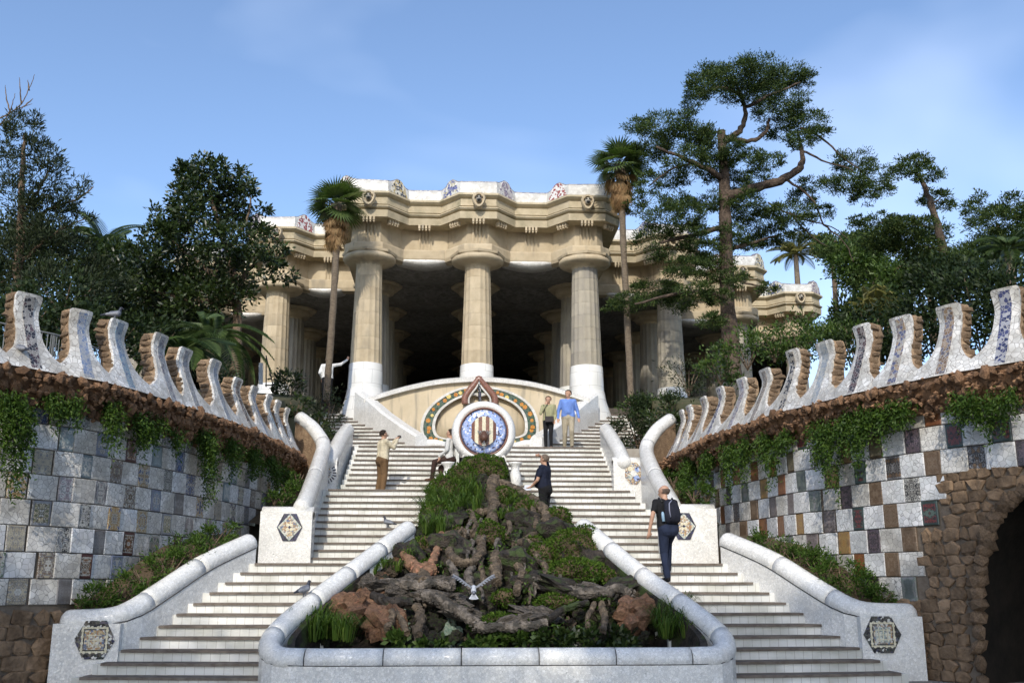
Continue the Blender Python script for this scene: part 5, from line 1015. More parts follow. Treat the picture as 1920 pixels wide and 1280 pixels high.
for px, py, rx, ry, Y in ((515,930,26,16,22.9),(540,915,26,18,23.4),(560,895,16,18,24.3),(530,935,22,12,22.8)): shrub(px, py, rx, ry, Y, lab+' by the blue wall', 'shrubs behind the left pillar', 'leaf_hang', .075, 3000, .35)
for px, py, rx, ry, Y in ((1275,920,22,18,23.2),(1300,925,30,18,22.9),(1325,930,22,14,22.8),(1262,900,18,16,24.2)): shrub(px, py, rx, ry, Y, lab+' by the brown wall', 'shrubs behind the right pillar', 'leaf_hang', .075, 3000, .35)
# bank shrubs
shrub(545,722,32,36,31.2, 'glossy round shrub between the blue fins and the hall', None, 'leaf_dark', .13, 1100); shrub(612,772,26,42,31.6, 'grey green upright shrub at the foot of the palm', None, 'leaf_olive', .10, 1500, .35)
shrub(590,800,34,40,30.4, 'dark shrub filling the bank beside the white tube coping', None, 'leaf_dark', .12, 1200); shrub(615,830,20,24,29.8, 'small dark shrub low beside the white tube coping', None, 'leaf_dark', .11, 1200)
shrub(1195,790,44,52,31.0, 'dense dark hedge shrub beside the top steps, behind the tube coping', None, 'leaf_hedge', .10, 2200); shrub(1190,755,40,14,31.4, 'bright green top growth on the dark hedge shrub', None, 'leaf_bright', .10, 1500); shrub(1215,835,30,22,30.0, 'leafy green shrub at the foot of the dark hedge', None, 'leaf_dark', .11, 1400)
shrub(1243,795,34,36,28.7, 'leafy dark shrub between the curved coping and the hedge', None, 'leaf_dark', .12, 1300); shrub(1245,765,50,26,32.0, 'dark leafy shrub along the bank behind the hedge', None, 'leaf_dark', .12, 1300); shrub(1268,765,36,24,28.9, 'leafy shrub at the head of the last brown fins', None, 'leaf_dark', .12, 1300); shrub(556,762,26,22,28.8, 'dark shrub at the head of the last blue fins', None, 'leaf_dark', .12, 1300)
shrub(1290,705,46,38,31.5, 'wispy olive shrub beside the last brown fins', None, 'leaf_olive', .12, 700, .3)
lab = 'sprawling bright green shrub on the bank behind the brown wall fins'
for px, py, rx, ry, Y in ((1400,655,60,40,28),(1450,640,60,40,27.5),(1500,630,60,42,27),(1555,640,55,36,26),(1350,690,50,34,29),(1600,630,50,34,25.5),(1520,625,40,22,28)): shrub(px, py, rx, ry, Y, 'sprawling bright shrub on the %s bank behind the %s brown fin from the stair end' % ('upper' if Y > 28.5 else 'lower', fin_of(px, 1)), 'shrubs behind the brown wall', 'leaf_bright', .13, 650, .45, up=.8)
lab = 'dark clipped hedge towering behind the nearest brown wall fins'
for px, py, rx, ry, Y in ((1745,600,70,90,23),(1830,570,80,100,21.5),(1905,580,70,100,20.5),(1680,640,50,50,24),(1770,520,70,40,23),(1630,610,50,50,26),(1600,660,46,40,25)): shrub(px, py, rx, ry, Y, '%s dark hedge behind the %s brown fin from the stair end' % ('tall clipped' if ry > 80 else 'lower', fin_of(px, 1)), 'dark hedges behind the brown wall', 'leaf_hedge', .13, 1500, .5, nsub=16)
lab = 'dark leafy shrub on the bank behind the blue wall fins'
for px, py, rx, ry, Y in ((40,600,80,60,21),(130,620,70,55,22),(210,630,70,50,23),(290,640,60,45,24.5),(360,660,50,40,26),(20,680,60,50,19),(420,690,36,30,28),(120,560,80,50,23)): shrub(px, py, rx, ry, Y, '%s dark shrub behind the %s blue fin from the stair end' % ('high' if py < 590 else 'leafy', fin_of(px, -1)), 'shrubs behind the blue wall', 'leaf_hedge', .14, 800, .5)
# ================================================================== trees
def tree(name, base, blobs, limbs, label, leafm, leaf, per, asp, barkm='bark', group=None, **kw):
    t = thing(name, base, label, 'tree', group)
    for i, (pts, r0, r1) in enumerate(limbs): limb(t, pts, r0, r1, barkm, 'trunk' if i == 0 else 'branch')
    foliage('crown', blobs, per, leaf, asp, mt[leafm], t, **kw); return t
def PL(L_, Y): return [at(a, b, Y+(c[0] if c else 0)) for a, b, *c in L_]
Yc = 33.0; tr_ = random.Random(14)
pads = [(1405,138,70,22),(1340,150,52,24),(1470,142,55,18),(1300,190,22,28),(1315,165,34,22),(1380,165,60,22),(1440,172,40,16),(1500,150,30,12),(1480,195,46,22),(1440,205,30,22),(1510,232,46,22),(1460,240,36,18),(1530,250,28,14),
        (1245,232,50,24),(1195,240,34,16),(1290,255,46,20),(1345,275,50,20),(1222,282,46,24),(1180,290,30,20),(1288,300,46,20),(1335,318,40,22),(1262,335,40,16),(1215,345,26,28),(1190,380,28,22),(1250,405,44,34),(1228,455,42,36),(1290,400,34,24),(1300,440,36,28),
        (1365,395,26,36),(1402,378,40,26),(1425,420,46,32),(1472,405,44,24),(1502,372,30,18),(1445,445,40,18),(1392,455,30,22),(1440,303,36,16),(1408,292,26,14),(1600,305,42,20),(1640,335,40,20),(1588,345,48,16),(1662,358,22,10),(1520,345,26,16),(1620,370,30,12),
        (1345,482,44,16),(1290,503,48,18),(1235,545,52,20),(1182,568,40,16),(1302,545,36,20),(1272,570,34,18),(1380,520,26,22),(1440,540,22,12),(1330,600,34,18),(1150,575,22,10),(1350,560,30,16),(1310,470,40,20),(1500,262,30,16),(1360,300,30,18),(1380,340,34,16),(1330,380,34,20),(1365,440,30,26),(1350,510,34,22),(1530,400,34,18),(1500,440,26,12),(1545,470,22,10),(1270,375,34,16),(1320,255,34,16),(1420,330,30,12)]
blobs_ = [blob(a, b, c, d, Yc+tr_.uniform(-1.6,1.6), 1.0) for a, b, c, d in pads]
lim = [(PL([(1374,712),(1366,600),(1362,480),(1359,360),(1352,246)], Yc), .33, .15), (PL([(1358,268),(1386,246),(1398,218),(1393,190),(1384,165)], Yc), .12, .05), (PL([(1358,258),(1410,264),(1436,246),(1442,222)], Yc), .10, .05),
       (PL([(1362,368),(1420,352),(1470,335),(1500,313),(1505,292),(1500,270),(1496,245)], Yc), .20, .04), (PL([(1398,200),(1440,180),(1500,155)], Yc), .08, .03), (PL([(1390,180),(1350,165),(1310,180)], Yc), .08, .03), (PL([(1500,240),(1545,262),(1582,297),(1645,345)], Yc), .05, .02),
       (PL([(1358,335),(1300,305,-.6),(1230,275,-1)], Yc), .12, .04), (PL([(1360,425),(1300,440,-.5),(1235,455,-1)], Yc), .11, .04), (PL([(1364,560),(1300,545,-.6),(1190,570,-1)], Yc), .10, .03), (PL([(1362,470),(1410,455,.4),(1460,440,.8)], Yc), .09, .03),
       (PL([(1470,335),(1520,370),(1545,420),(1580,450),(1600,490)], Yc), .05, .015), (PL([(1480,400),(1530,450),(1575,470)], Yc), .035, .012), (PL([(1440,380),(1500,410),(1560,425),(1590,450)], Yc), .035, .012), (PL([(1365,520),(1400,530),(1440,540)], Yc), .06, .02), (PL([(1300,305),(1255,320),(1215,350)], Yc-.6), .05, .02), (PL([(1498,280),(1540,300),(1600,320)], Yc), .05, .02)]
tree('cypress_tree', at(1374,712,Yc), blobs_, lim, 'tall spreading cypress with bare twisted limbs, in front of the hall', 'leaf_con', .115, 2500, .28, 'bark_cypress', up=.5, nsub=20, sub=.22, flat=.6)
c_ = [(1712,308,36,15),(1738,328,30,13),(1690,322,26,12),(1755,372,30,20),(1775,385,18,10),(1700,428,56,18),(1645,418,42,14),(1748,440,40,22),(1665,450,56,22),(1720,465,60,24),(1610,415,20,8)]
tree('cypress_tree', at(1772,560,37), [blob(a,b,c,d,37+tr_.uniform(-1,1),1.0) for a,b,c,d in c_], [(PL([(1772,570),(1768,480),(1757,420),(1738,362),(1722,325)],37), .22, .07), (PL([(1760,430),(1700,420),(1650,418)],37), .07, .02), (PL([(1768,470),(1720,460),(1670,450)],37), .07, .02), (PL([(1745,385),(1765,370)],37), .05, .02)], 'slim wind bent cypress with flat tufts, beside the tall cypress', 'leaf_con', .14, 1800, .30, 'bark_cypress', up=.5, nsub=18, sub=.22, flat=.6)
c_ = [(1835,395,30,26),(1895,385,36,16),(1862,420,50,26),(1915,400,30,24),(1880,455,56,26),(1835,470,50,26),(1910,470,40,30),(1800,490,50,24),(1860,505,60,26),(1838,368,10,16),(1930,440,30,40)]
tree('cypress_tree', at(1885,600,34), [blob(a,b,c,d,34+tr_.uniform(-1,1),1.0) for a,b,c,d in c_], [(PL([(1885,620),(1880,500),(1870,420)],34), .22, .06), (PL([(1880,470),(1840,450)],34), .06, .02), (PL([(1882,480),(1920,440)],34), .06, .02)], 'dense dark cypress crown above the clipped hedge', 'leaf_con', .14, 1800, .30, 'bark', up=.4, nsub=18, sub=.24, flat=.7)
for i, (a, b, c, d, Y, lab) in enumerate(((1600,500,70,50,52,'rounded green tree on the hill behind the last hall column'),(1680,520,70,44,50,'bright green hill tree behind the yellow palm'),(1560,470,36,40,56,'thin grey green tree behind the trailing cypress twigs'),(1740,500,60,36,48,'mid green hill tree behind the slim cypress'),(1630,455,60,30,60,'distant dark green tree crown under the slim cypress tufts'),(1640,540,50,40,50,'leafy green tree beyond the end of the hall cornice'),(1660,575,60,40,42,'low bushy tree directly behind the yellow green palm'),(1605,590,46,44,40,'rounded green bush tree where the hall cornice ends'),(1570,625,40,26,36,'low green thicket under the last hall cornice'))):
    cc, rr = blob(a, b, c, d, Y); tree('hill_tree', (cc[0], cc[1], cc[2]-rr[2]-3), [blob(a+tr_.uniform(-.5,.5)*c, b+tr_.uniform(-.4,.4)*d, c*.6, d*.6, Y+tr_.uniform(-1,1)) for _ in range(6)], [([Vector(cc)+Vector((0,0,-rr[2]-3)), Vector(cc), Vector(cc)+Vector((.3,0,rr[2]*.5))], .2, .05)], lab, 'leaf_bright' if i in (0,1) else 'leaf_con', .26, 380, .4, up=.4)
# left: broadleaf tree and feathery tamarisk
Yb = 27.5
pads = [(362,310,28,16),(400,318,40,22),(350,335,36,22),(440,335,34,20),(465,350,22,20),(395,350,56,30),(440,375,46,30),(345,375,40,28),(310,405,32,22),(375,400,60,34),(445,415,44,32),(300,440,40,26),(350,450,60,36),(420,455,60,36),(480,445,36,26),(508,470,30,24),(275,480,40,28),(330,500,70,40),(400,510,70,40),(470,500,50,36),(520,510,24,22),(545,520,14,16),(300,545,70,40),(370,560,70,42),(430,560,46,36),(250,520,50,36),(495,395,16,12),(505,430,20,16),(240,570,60,40),(340,610,70,40)]
tree('broadleaf_tree', at(442,690,Yb), [blob(a,b,c,d,Yb+tr_.uniform(-1.2,1.2),.9) for a,b,c,d in pads], [(PL([(442,700),(444,640),(443,560),(430,480),(405,400),(390,340)],Yb), .16, .04), (PL([(440,560),(380,500),(320,450)],Yb), .09, .03), (PL([(440,545),(480,490),(520,480)],Yb), .08, .02), (PL([(425,470),(460,420),(470,370)],Yb), .06, .02), (PL([(440,570),(340,560),(260,530)],Yb), .09, .03)], 'dense glossy broadleaf tree between the blue wall fins and the hall', 'leaf_dark', .15, 1000, .48, up=.25, nsub=15, sub=.27)
Yt = 25.0
pads = [(45,235,30,28),(25,270,40,36),(70,290,40,34),(20,320,40,40),(85,330,36,34),(40,370,50,40),(110,325,14,34),(98,300,14,28),(150,345,12,26),(135,365,30,14),(90,390,60,24),(30,430,60,40),(100,430,50,30),(130,400,30,14),(60,480,80,40),(150,470,40,34),(20,540,60,50),(110,540,80,50),(190,530,50,46),(165,410,14,10),(60,225,18,18)]
t = tree('tamarisk_tree', at(30,700,Yt), [blob(a,b,c,d,Yt+tr_.uniform(-1,1),.9) for a,b,c,d in pads], [(PL([(10,720),(25,600),(35,480),(40,350),(45,250)],Yt), .2, .04), (PL([(35,450),(80,400),(140,375),(175,350)],Yt), .06, .012), (PL([(35,420),(70,360),(100,310)],Yt), .06, .015), (PL([(30,500),(100,440),(160,410)],Yt), .06, .012)], 'feathery dark tamarisk tree with bare twigs on top, behind the railing', 'leaf_olive', .16, 1150, .2, up=.8, nsub=16, sub=.24)
bare = [[(-10,225),(15,215),(40,195),(55,165),(65,140)],[(15,215),(30,205),(60,195)],[(40,195),(38,170),(36,145)],[(20,210),(12,185),(10,160)],[(-5,235),(20,225),(45,200)],[(45,200),(62,185)],[(55,170),(52,150)],[(-5,240),(8,225),(22,200),(28,175)]]
for b in bare: limb(t, PL(b, Yt), .025, .006, 'bark', 'twig', 5, .01)
lab = 'dark background tree behind the tamarisk and the broadleaf tree'
for a, b, c, d, Y in ((180,520,80,70,33),(60,470,100,60,34),(270,560,80,60,32),(150,620,100,50,30),(330,620,80,50,30),(-10,560,70,90,30),(230,600,70,40,29)):
    cc, rr = blob(a, b, c, d, Y); tree('background_tree', (cc[0], cc[1], cc[2]-rr[2]-1), [blob(a+tr_.uniform(-.5,.5)*c, b+tr_.uniform(-.5,.4)*d, c*.6, d*.6, Y+tr_.uniform(-1,1)) for _ in range(6)], [([Vector(cc)+Vector((0,0,-rr[2]-1)), Vector(cc), Vector(cc)+Vector((.2,0,rr[2]*.4))], .14, .05)], lab, 'leaf_hedge' if Y < 33 else 'leaf_dark', .2, 450, .45, group='background trees behind the blue wall')
# ---- palms
def fan_mesh(name, m, r=1.0, nb=26, droop=.25, ang=2.75):
    s = MB()
    for k in range(nb):
        a = -ang/2*1.0+ang*k/(nb-1)*1.0; a *= 1.0; d = Vector((math.cos(a), math.sin(a), 0)); sd = Vector((-d.y, d.x, 0)); l = r*(.72+.28*math.cos(a*.8)); w0 = .05*r; dr = droop*(.6+.8*((k*7) % 5)/5)
        p1, p2 = d*l*.55+Vector((0,0,.04)), d*l+Vector((0,0,-dr*l*.6)); s.add([sd*-.006, sd*.006, p1-sd*w0, p1+sd*w0, p2], [(0,1,3,2),(2,3,4)])
    s.tube([(-.75*r,0,-.05),(-.35*r,0,.02),(0,0,0)], [.018*r,.014*r,.01*r], 4); return s.mesh(name, m)
def fan_palm(px_pts, Y, r, label, n=32, seed=1, crown_px=None):
    rr = random.Random(seed); P = PL(px_pts, Y); t = thing('fan_palm', P[0], label, 'palm tree'); D = catmull(P, 8); k = len(D); s = MB(); s.tube(D, [(.115 if i < k*.8 else .14+.05*(i/k))*rr.uniform(.92,1.08) for i in range(k)], 10, jit=.12, rng=rr); part('trunk', s, mt['palm_bark'], t, True)
    top = D[-1]; g = fan_mesh('fan_shape', mt['palm'], r*.66, 19, .12, 3.8); gd = fan_mesh('dead_fan_shape', mt['palm_dead'], r*.62, 14, .35, 1.5)
    for i in range(n):
        az = i*2.39996+rr.uniform(-.2,.2); el = lerp(1.35, -.45, (i/n)**.9)+rr.uniform(-.12,.12); d = Vector((math.cos(az)*math.cos(el), math.sin(az)*math.cos(el), math.sin(el))); c = top+d*r*rr.uniform(.38,.62)+Vector((0,0,-.12*r*(i/n)))
        x = d; y = Vector((-math.sin(az), math.cos(az), 0)); z = x.cross(y); mtx = Matrix.Translation(c) @ Matrix((x, y, z)).transposed().to_4x4() @ Matrix.Rotation(rr.uniform(-.5,.5), 4, 'X') @ Matrix.Rotation(rr.uniform(.1,.5), 4, 'Y'); obj('frond', g, t, mtx)
    for i in range(34):
        az = i*2.39996; f = i/34; el = lerp(-.85, -1.45, f)+rr.uniform(-.12,.12); d = Vector((math.cos(az)*math.cos(el), math.sin(az)*math.cos(el), math.sin(el))); c = top+Vector((0,0,-.10-.85*f*r))+d*r*.36; x = d; y = Vector((-math.sin(az), math.cos(az), 0)); z = x.cross(y); obj('dead_frond', gd, t, Matrix.Translation(c) @ Matrix((x, y, z)).transposed().to_4x4() @ Matrix.Rotation(rr.uniform(-.4,.4), 4, 'X') @ Matrix.Scale(rr.uniform(.7,1), 4))
fan_palm([(611,752),(616,690),(623,600),(629,500),(631,440),(630,385)], 33.6, 1.04, 'fan palm with shaggy brown skirt in front of the hall, by the man in white', seed=3)
fan_palm([(1184,760),(1180,680),(1174,560),(1168,440),(1166,360),(1162,310)], 33.6, 1.06, 'fan palm on a thin trunk half hidden by the tall cypress', seed=8)
def frond_mesh(name, m, L_=2.2, n=30, droop=.9, wid=.40, lw=.026):
    s = MB(); pts = [Vector((L_*t, 0, L_*(.55*t-droop*t*t))) for t in np.linspace(0, 1, 12)]; s.tube(pts, [lerp(.025,.006,i/11) for i in range(12)], 4)
    for k in range(n):
        t = .12+.88*k/n; p = Vector((L_*t, 0, L_*(.55*t-droop*t*t))); tg = Vector((1, 0, .55-2*droop*t)).normalized(); w = wid*math.sin(math.pi*min(1, .15+.85*t))**.7
        for e in (-1, 1):
            d = (tg*.55+Vector((0, e, .15))).normalized(); q = p+d*w; sd = tg*lw*.5; s.add([p-sd, p+sd, p+d*w*.5+sd*.8+Vector((0,0,.03)), q+Vector((0,0,-.06))], [(0,1,2),(0,2,3)])
    return s.mesh(name, m)
def feather_palm(px, py, Y, L_, n, label, m='palm', trunk=None, seed=1, group=None, droop=.9, elr=(1.2,-.2)):
    rr = random.Random(seed); c = at(px, py, Y); t = thing('feather_palm', c-Vector((0,0,trunk or .3)), label, 'palm tree', group); g = frond_mesh('frond_shape', mt[m], L_, droop=droop)
    s = MB(); s.tube([c-Vector((0,0,trunk or .3)), c-Vector((0,0,(trunk or .3)*.4)), c], [.16,.15,.12], 9); part('trunk', s, mt['palm_bark'], t, True)
    for i in range(n):
        az = i*2.39996+rr.uniform(-.3,.3); el = lerp(elr[0], elr[1], i/n); obj('frond', g, t, Matrix.Translation(c) @ Matrix.Rotation(az, 4, 'Z') @ Matrix.Rotation(-el+.35, 4, 'Y') @ Matrix.Rotation(rr.uniform(-.3,.3), 4, 'X') @ Matrix.Scale(rr.uniform(.8,1.1), 4))
feather_palm(395,632,25.5,1.7,22, 'bright green feather palm under the broadleaf tree, behind the blue fins', trunk=1.4, seed=2, elr=(.8,-.3)); feather_palm(195,465,36,1.7,26, 'dark feather palm rising between the tamarisk and the broadleaf tree', trunk=2, seed=5); feather_palm(340,660,24.0,1.3,16, 'small feather palm low behind the blue fins', trunk=.8, seed=7, elr=(.8,-.2))
feather_palm(1645,598,32,1.15,26, 'yellow green palm with stiff fronds behind the brown fins', 'palm_yel', .6, 9, None, .35, (1.5,.3)); feather_palm(1492,478,50,1.5,22, 'pale palm on the roof terrace end behind the cypress twigs', 'palm_yel', 4.0, 11, None, .6); feather_palm(1890,470,30,1.4,16, 'tall palm among the dark cypress crown', 'palm', 5.0, 15)

# unseen trees added to shade the lowest steps, the basin and the near walls
lab = 'tall leafy unseen shade tree added across the forecourt facing the stairs'
for i, (x, y, h) in enumerate(((-19,-10,20.5),(-13.5,-11,21.5),(-8,-10,20.8),(-2.5,-11.5,22.0),(3,-10.5,22.5),(8,-11,24.5),(13.5,-10,26))):
    cr_ = [(np.array([x+tr_.uniform(-1.8,1.8), y+tr_.uniform(-1.5,1.5), h-2.2-tr_.uniform(0,8)]), np.array([tr_.uniform(1.7,2.6), tr_.uniform(1.5,2.2), tr_.uniform(1.6,2.2)])) for _ in range(13)]
    tree('shade_tree', (x, y, 0), cr_, [([Vector((x,y,0)), Vector((x+.2,y,h*.3)), Vector((x-.1,y,h*.6)), Vector((x,y,h-3))], .32, .10)], lab, 'leaf_dark', .34, 120, .5, group='added shade trees facing the stairs', nsub=8)
# ================================================================== people
def cloth(name, c, var=.8): return M(name, tuple(x*var*.85 for x in c), c, 7, .9, 1.0, 11, dist=.035, stretch=(1,1,.45))
skin = M('skin', (0.40,0.23,0.155), (0.48,0.29,0.20), 12, .55)
def capsule(mb, a, ra_, b, rb, n=10):
    a, b = Vector(a), Vector(b); t = (b-a); t = t.normalized() if t.length > 1e-5 else Vector((0,0,1)); u = t.orthogonal().normalized(); v = t.cross(u); rs = []
    for th in (-80,-50,-20,0): rs.append([a+t*ra_*math.sin(R(th))+(u*math.cos(k)+v*math.sin(k))*ra_*math.cos(R(th)) for k in (2*math.pi*i/n for i in range(n))])
    for th in (0,20,50,80): rs.append([b+t*rb*math.sin(R(th))+(u*math.cos(k)+v*math.sin(k))*rb*math.cos(R(th)) for k in (2*math.pi*i/n for i in range(n))])
    mb.rings(rs)
def blend_body(name, caps, mats, parent, vox=.013, smooth=4):
    """all limbs grown together into one continuous skin; the material of each face follows the nearest limb"""
    mb = MB()
    for reg, a, ra_, b, rb in caps: capsule(mb, a, ra_, b, rb)
    me = mb.mesh(name); o = bpy.data.objects.new(name+'_tmp', me); col.objects.link(o)
    m_ = o.modifiers.new('r', 'REMESH'); m_.mode = 'VOXEL'; m_.voxel_size = vox; s_ = o.modifiers.new('s', 'SMOOTH'); s_.iterations = smooth; s_.factor = .5
    dg = bpy.context.evaluated_depsgraph_get(); out = bpy.data.meshes.new_from_object(o.evaluated_get(dg)); bpy.data.objects.remove(o); bpy.data.meshes.remove(me)
    regs = list(mats); out.materials.clear(); [out.materials.append(mats[r]) for r in regs]
    n = len(out.polygons); C = np.empty(n*3); out.polygons.foreach_get('center', C); C = C.reshape(-1,3); best = np.full(n, 1e9); idx = np.zeros(n, dtype=np.int32)
    for reg, a, ra_, b, rb in caps:
        a_, b_ = np.array(a, float), np.array(b, float); d = b_-a_; l2 = max(d@d, 1e-9); t = np.clip((C-a_)@d/l2, 0, 1); dist = np.linalg.norm(C-a_-t[:,None]*d, axis=1)-(ra_+(rb-ra_)*t); w = dist < best; best[w] = dist[w]; idx[w] = regs.index(reg)
    out.polygons.foreach_set('material_index', idx); out.polygons.foreach_set('use_smooth', [True]*n); out.name = name; out.update(); return obj(name, out, parent)
def hand_caps(w, d, side, curl=.35, s=1.0):
    """palm, four unequal bent fingers and a thumb leaving the side of the palm"""
    w, d = Vector(w), Vector(d).normalized(); x = d.cross(Vector((0,1,.2))); x = (x if x.length > .2 else d.cross(Vector((1,0,0)))).normalized(); nrm = x.cross(d); pe = w+d*.085*s; out = [('skin', w, .026*s, pe-x*.014*s, .024*s), ('skin', w, .026*s, pe+x*.014*s, .024*s)]
    for k, l in enumerate((.070,.082,.078,.060)):
        b = pe+x*(k-1.5)*.019*s; m_ = b+(d*math.cos(curl)+nrm*math.sin(curl))*l*.55*s; e = m_+(d*math.cos(curl*2)+nrm*math.sin(curl*2))*l*.45*s; out += [('skin', b, .0105*s, m_, .0095*s), ('skin', m_, .0095*s, e, .008*s)]
    b = w+d*.025*s+x*.024*side*s; m_ = b+(d*.7+x*side*.7)*.038*s; out += [('skin', b, .013*s, m_, .0115*s), ('skin', m_, .0115*s, m_+(d*.95+x*side*.2)*.03*s, .009*s)]; return out
def person(label, loc, heading, J, mats, H=1.75, bald=False, hair=(0.03,0.02,0.015), hairlong=0, sleeves='long', lean=0.0, headturn=0.0, female=False, belly=0.0, vox=.013, bulk=1.14):
    f = H/1.75; Rz = Matrix.Rotation(heading, 3, 'Z'); loc = Vector(loc); t = thing('person', loc, label, 'person', 'visitors on the stairs')
    d = dict(hipL=(-.09,0,.93), hipR=(.09,0,.93), kneeL=(-.10,.02,.51), kneeR=(.10,.02,.51), ankL=(-.10,-.02,.09), ankR=(.10,-.02,.09), toeL=(-.12,.15,.035), toeR=(.12,.15,.035), shL=(-.185,0,1.42), shR=(.185,0,1.42), elL=(-.25,-.03,1.13), elR=(.25,-.03,1.13), wrL=(-.25,.08,.90), wrR=(.25,.08,.90), haL=(0,.1,-1), haR=(0,.1,-1)); d.update(J)
    Rl = Matrix.Rotation(-lean, 3, 'X'); piv = Vector((0,0,.95))
    up_ = lambda p: piv+Rl @ (Vector(p)-piv); sk = ('shL','shR')
    wd = bulk if not female else 1.05; W_ = lambda p: loc+Rz @ (Vector(p)*f); q = {k: Vector(v) for k, v in d.items()}
    for k in ('shL','shR'): q[k] = up_(q[k])
    sw = .92 if female else 1.0; c = []
    def C_(reg, a, ra_, b, rb): k_ = wd if reg in ('shirt','pants') else 1; c.append((reg, W_(a), ra_*f*k_, W_(b), rb*f*k_))
    for e in (-1, 1):
        C_('shirt', up_((e*.095*sw,0,1.36)), .098, up_((e*.085*sw,.01,1.10)), .092); C_('shirt', up_((e*.05,.03+belly*.4,1.34)), .10, up_((e*.05,.03+belly,1.08)), .095+belly*.3); C_('shirt', up_((e*.085,0,1.10)), .098, up_((e*.09,0,.98)), .105)
    C_('shirt', q['shL'], .062, q['shR'], .062); C_('pants', (-.075,-.01,.93), .115, (.075,-.01,.93), .115); C_('pants', (-.06,-.035,.90), .105, (.06,-.035,.90), .105)
    for s_ in 'LR':
        C_('pants', q['hip'+s_], .098, q['knee'+s_], .066); C_('pants', q['knee'+s_], .066, q['ank'+s_], .052); C_('shoe', q['ank'+s_]+Vector((0,-.03,-.035)), .042, q['toe'+s_], .034); C_('shoe', q['ank'+s_]+Vector((0,-.04,-.05)), .036, q['toe'+s_]+Vector((0,-.05,-.005)), .036)
        C_('shirt', q['sh'+s_], .058, q['sh'+s_].lerp(q['el'+s_], .62 if sleeves == 'short' else 1), .050); C_('skin' if sleeves == 'short' else 'shirt', q['el'+s_], .042, q['wr'+s_], .034 if sleeves == 'long' else .030)
        if sleeves == 'short': C_('skin', q['sh'+s_].lerp(q['el'+s_], .6), .044, q['el'+s_], .042)
        for reg, a, r1, b, r2 in hand_caps(q['wr'+s_], d['ha'+s_], -1 if s_ == 'R' else 1): C_(reg, a, r1, b, r2)
    Rh = Matrix.Rotation(headturn, 3, 'Z'); hp = Vector((0,.015,1.62)); hd = lambda p: up_(hp+Rh @ (Vector(p)-hp))
    C_('skin', up_((0,-.005,1.44)), .055, hd((0,0,1.56)), .052); C_('skin', hd((0,-.012,1.655)), .092, hd((0,.022,1.645)), .086); C_('skin', hd((0,.035,1.60)), .072, hd((0,.052,1.555)), .050); C_('skin', hd((0,.100,1.625)), .012, hd((0,.118,1.598)), .017)
    for e in (-1, 1): C_('skin', hd((e*.092,-.005,1.635)), .016, hd((e*.092,0,1.60)), .014)
    C_('skin', hd((-.022,.098,1.572)), .010, hd((.022,.098,1.572)), .010)
    mm = {'skin': skin, 'shoe': cloth('shoe_leather', (0.05,0.03,0.02)), **mats}; body = blend_body('body', c, mm, t, vox)
    hm = cloth('hair', hair); bm = bmesh.new(); bmesh.ops.create_icosphere(bm, subdivisions=3, radius=1)
    kill = [v for v in bm.verts if (v.co.y > .38 and v.co.z < .52) or v.co.z < (-.55-hairlong-(.3 if bald else 0)) or (bald and v.co.z > .05) or (abs(v.co.x) > .8 and v.co.z < -.1 and v.co.y > 0)]; bmesh.ops.delete(bm, geom=kill, context='VERTS')
    for v in bm.verts: k = 1+.03*noise.noise(v.co*6); p = hd(Vector((v.co.x*.104*k, -.004+v.co.y*.114*k, 1.655+v.co.z*.107*k))); v.co = W_(p)
    me = bpy.data.meshes.new('hair'); bm.to_mesh(me); bm.free(); me.materials.append(hm); ho = obj('hair', me, t); smoothed(ho, 60)
    for e in (-1, 1):
        s = MB(); p = W_(hd((e*.033,.094,1.648))); s.lathe([(.002,-.010),(.011*f,-.004),(.011*f,.004),(.002,.010)], 8, p); part('eye', s, mt['black'], t, True)
    return t, W_, q, up_, hd
navy_c, black_c = cloth('navy_cloth', (0.012,0.016,0.035)), cloth('black_cloth', (0.012,0.012,0.014))
# man in cream taking a photograph, on the second landing
p = at(716, 910, 27.0); p.z = Z2
t, W_, q, U_, H_ = person('man in cream jacket and brown trousers raising a small camera to his face', p, R(-62), dict(elL=(-.20,.22,1.26), elR=(.22,.22,1.27), wrL=(-.06,.38,1.50), wrR=(.08,.38,1.50), haL=(.25,.35,.5), haR=(-.25,.35,.5), kneeL=(-.12,.0,.50), ankL=(-.14,-.06,.09), toeL=(-.16,.12,.035)), {'shirt': cloth('cream_cloth', (0.60,0.53,0.38), .88), 'pants': cloth('brown_cloth', (0.16,0.095,0.045))}, 1.72, bulk=1.34)
cp = W_((0,.47,1.60)); s = MB(); s.box(cp, (.11,.05,.07), R(-62)); o = part('compact_camera', s, mt['black']); tag(o, 'small dark camera held up by the man in cream', 'camera')
s = MB(); s.tube([cp, cp+Matrix.Rotation(R(-62),3,'Z') @ Vector((0,.06,0))], [.024,.022], 10); part('lens', s, mt['rail'], o)
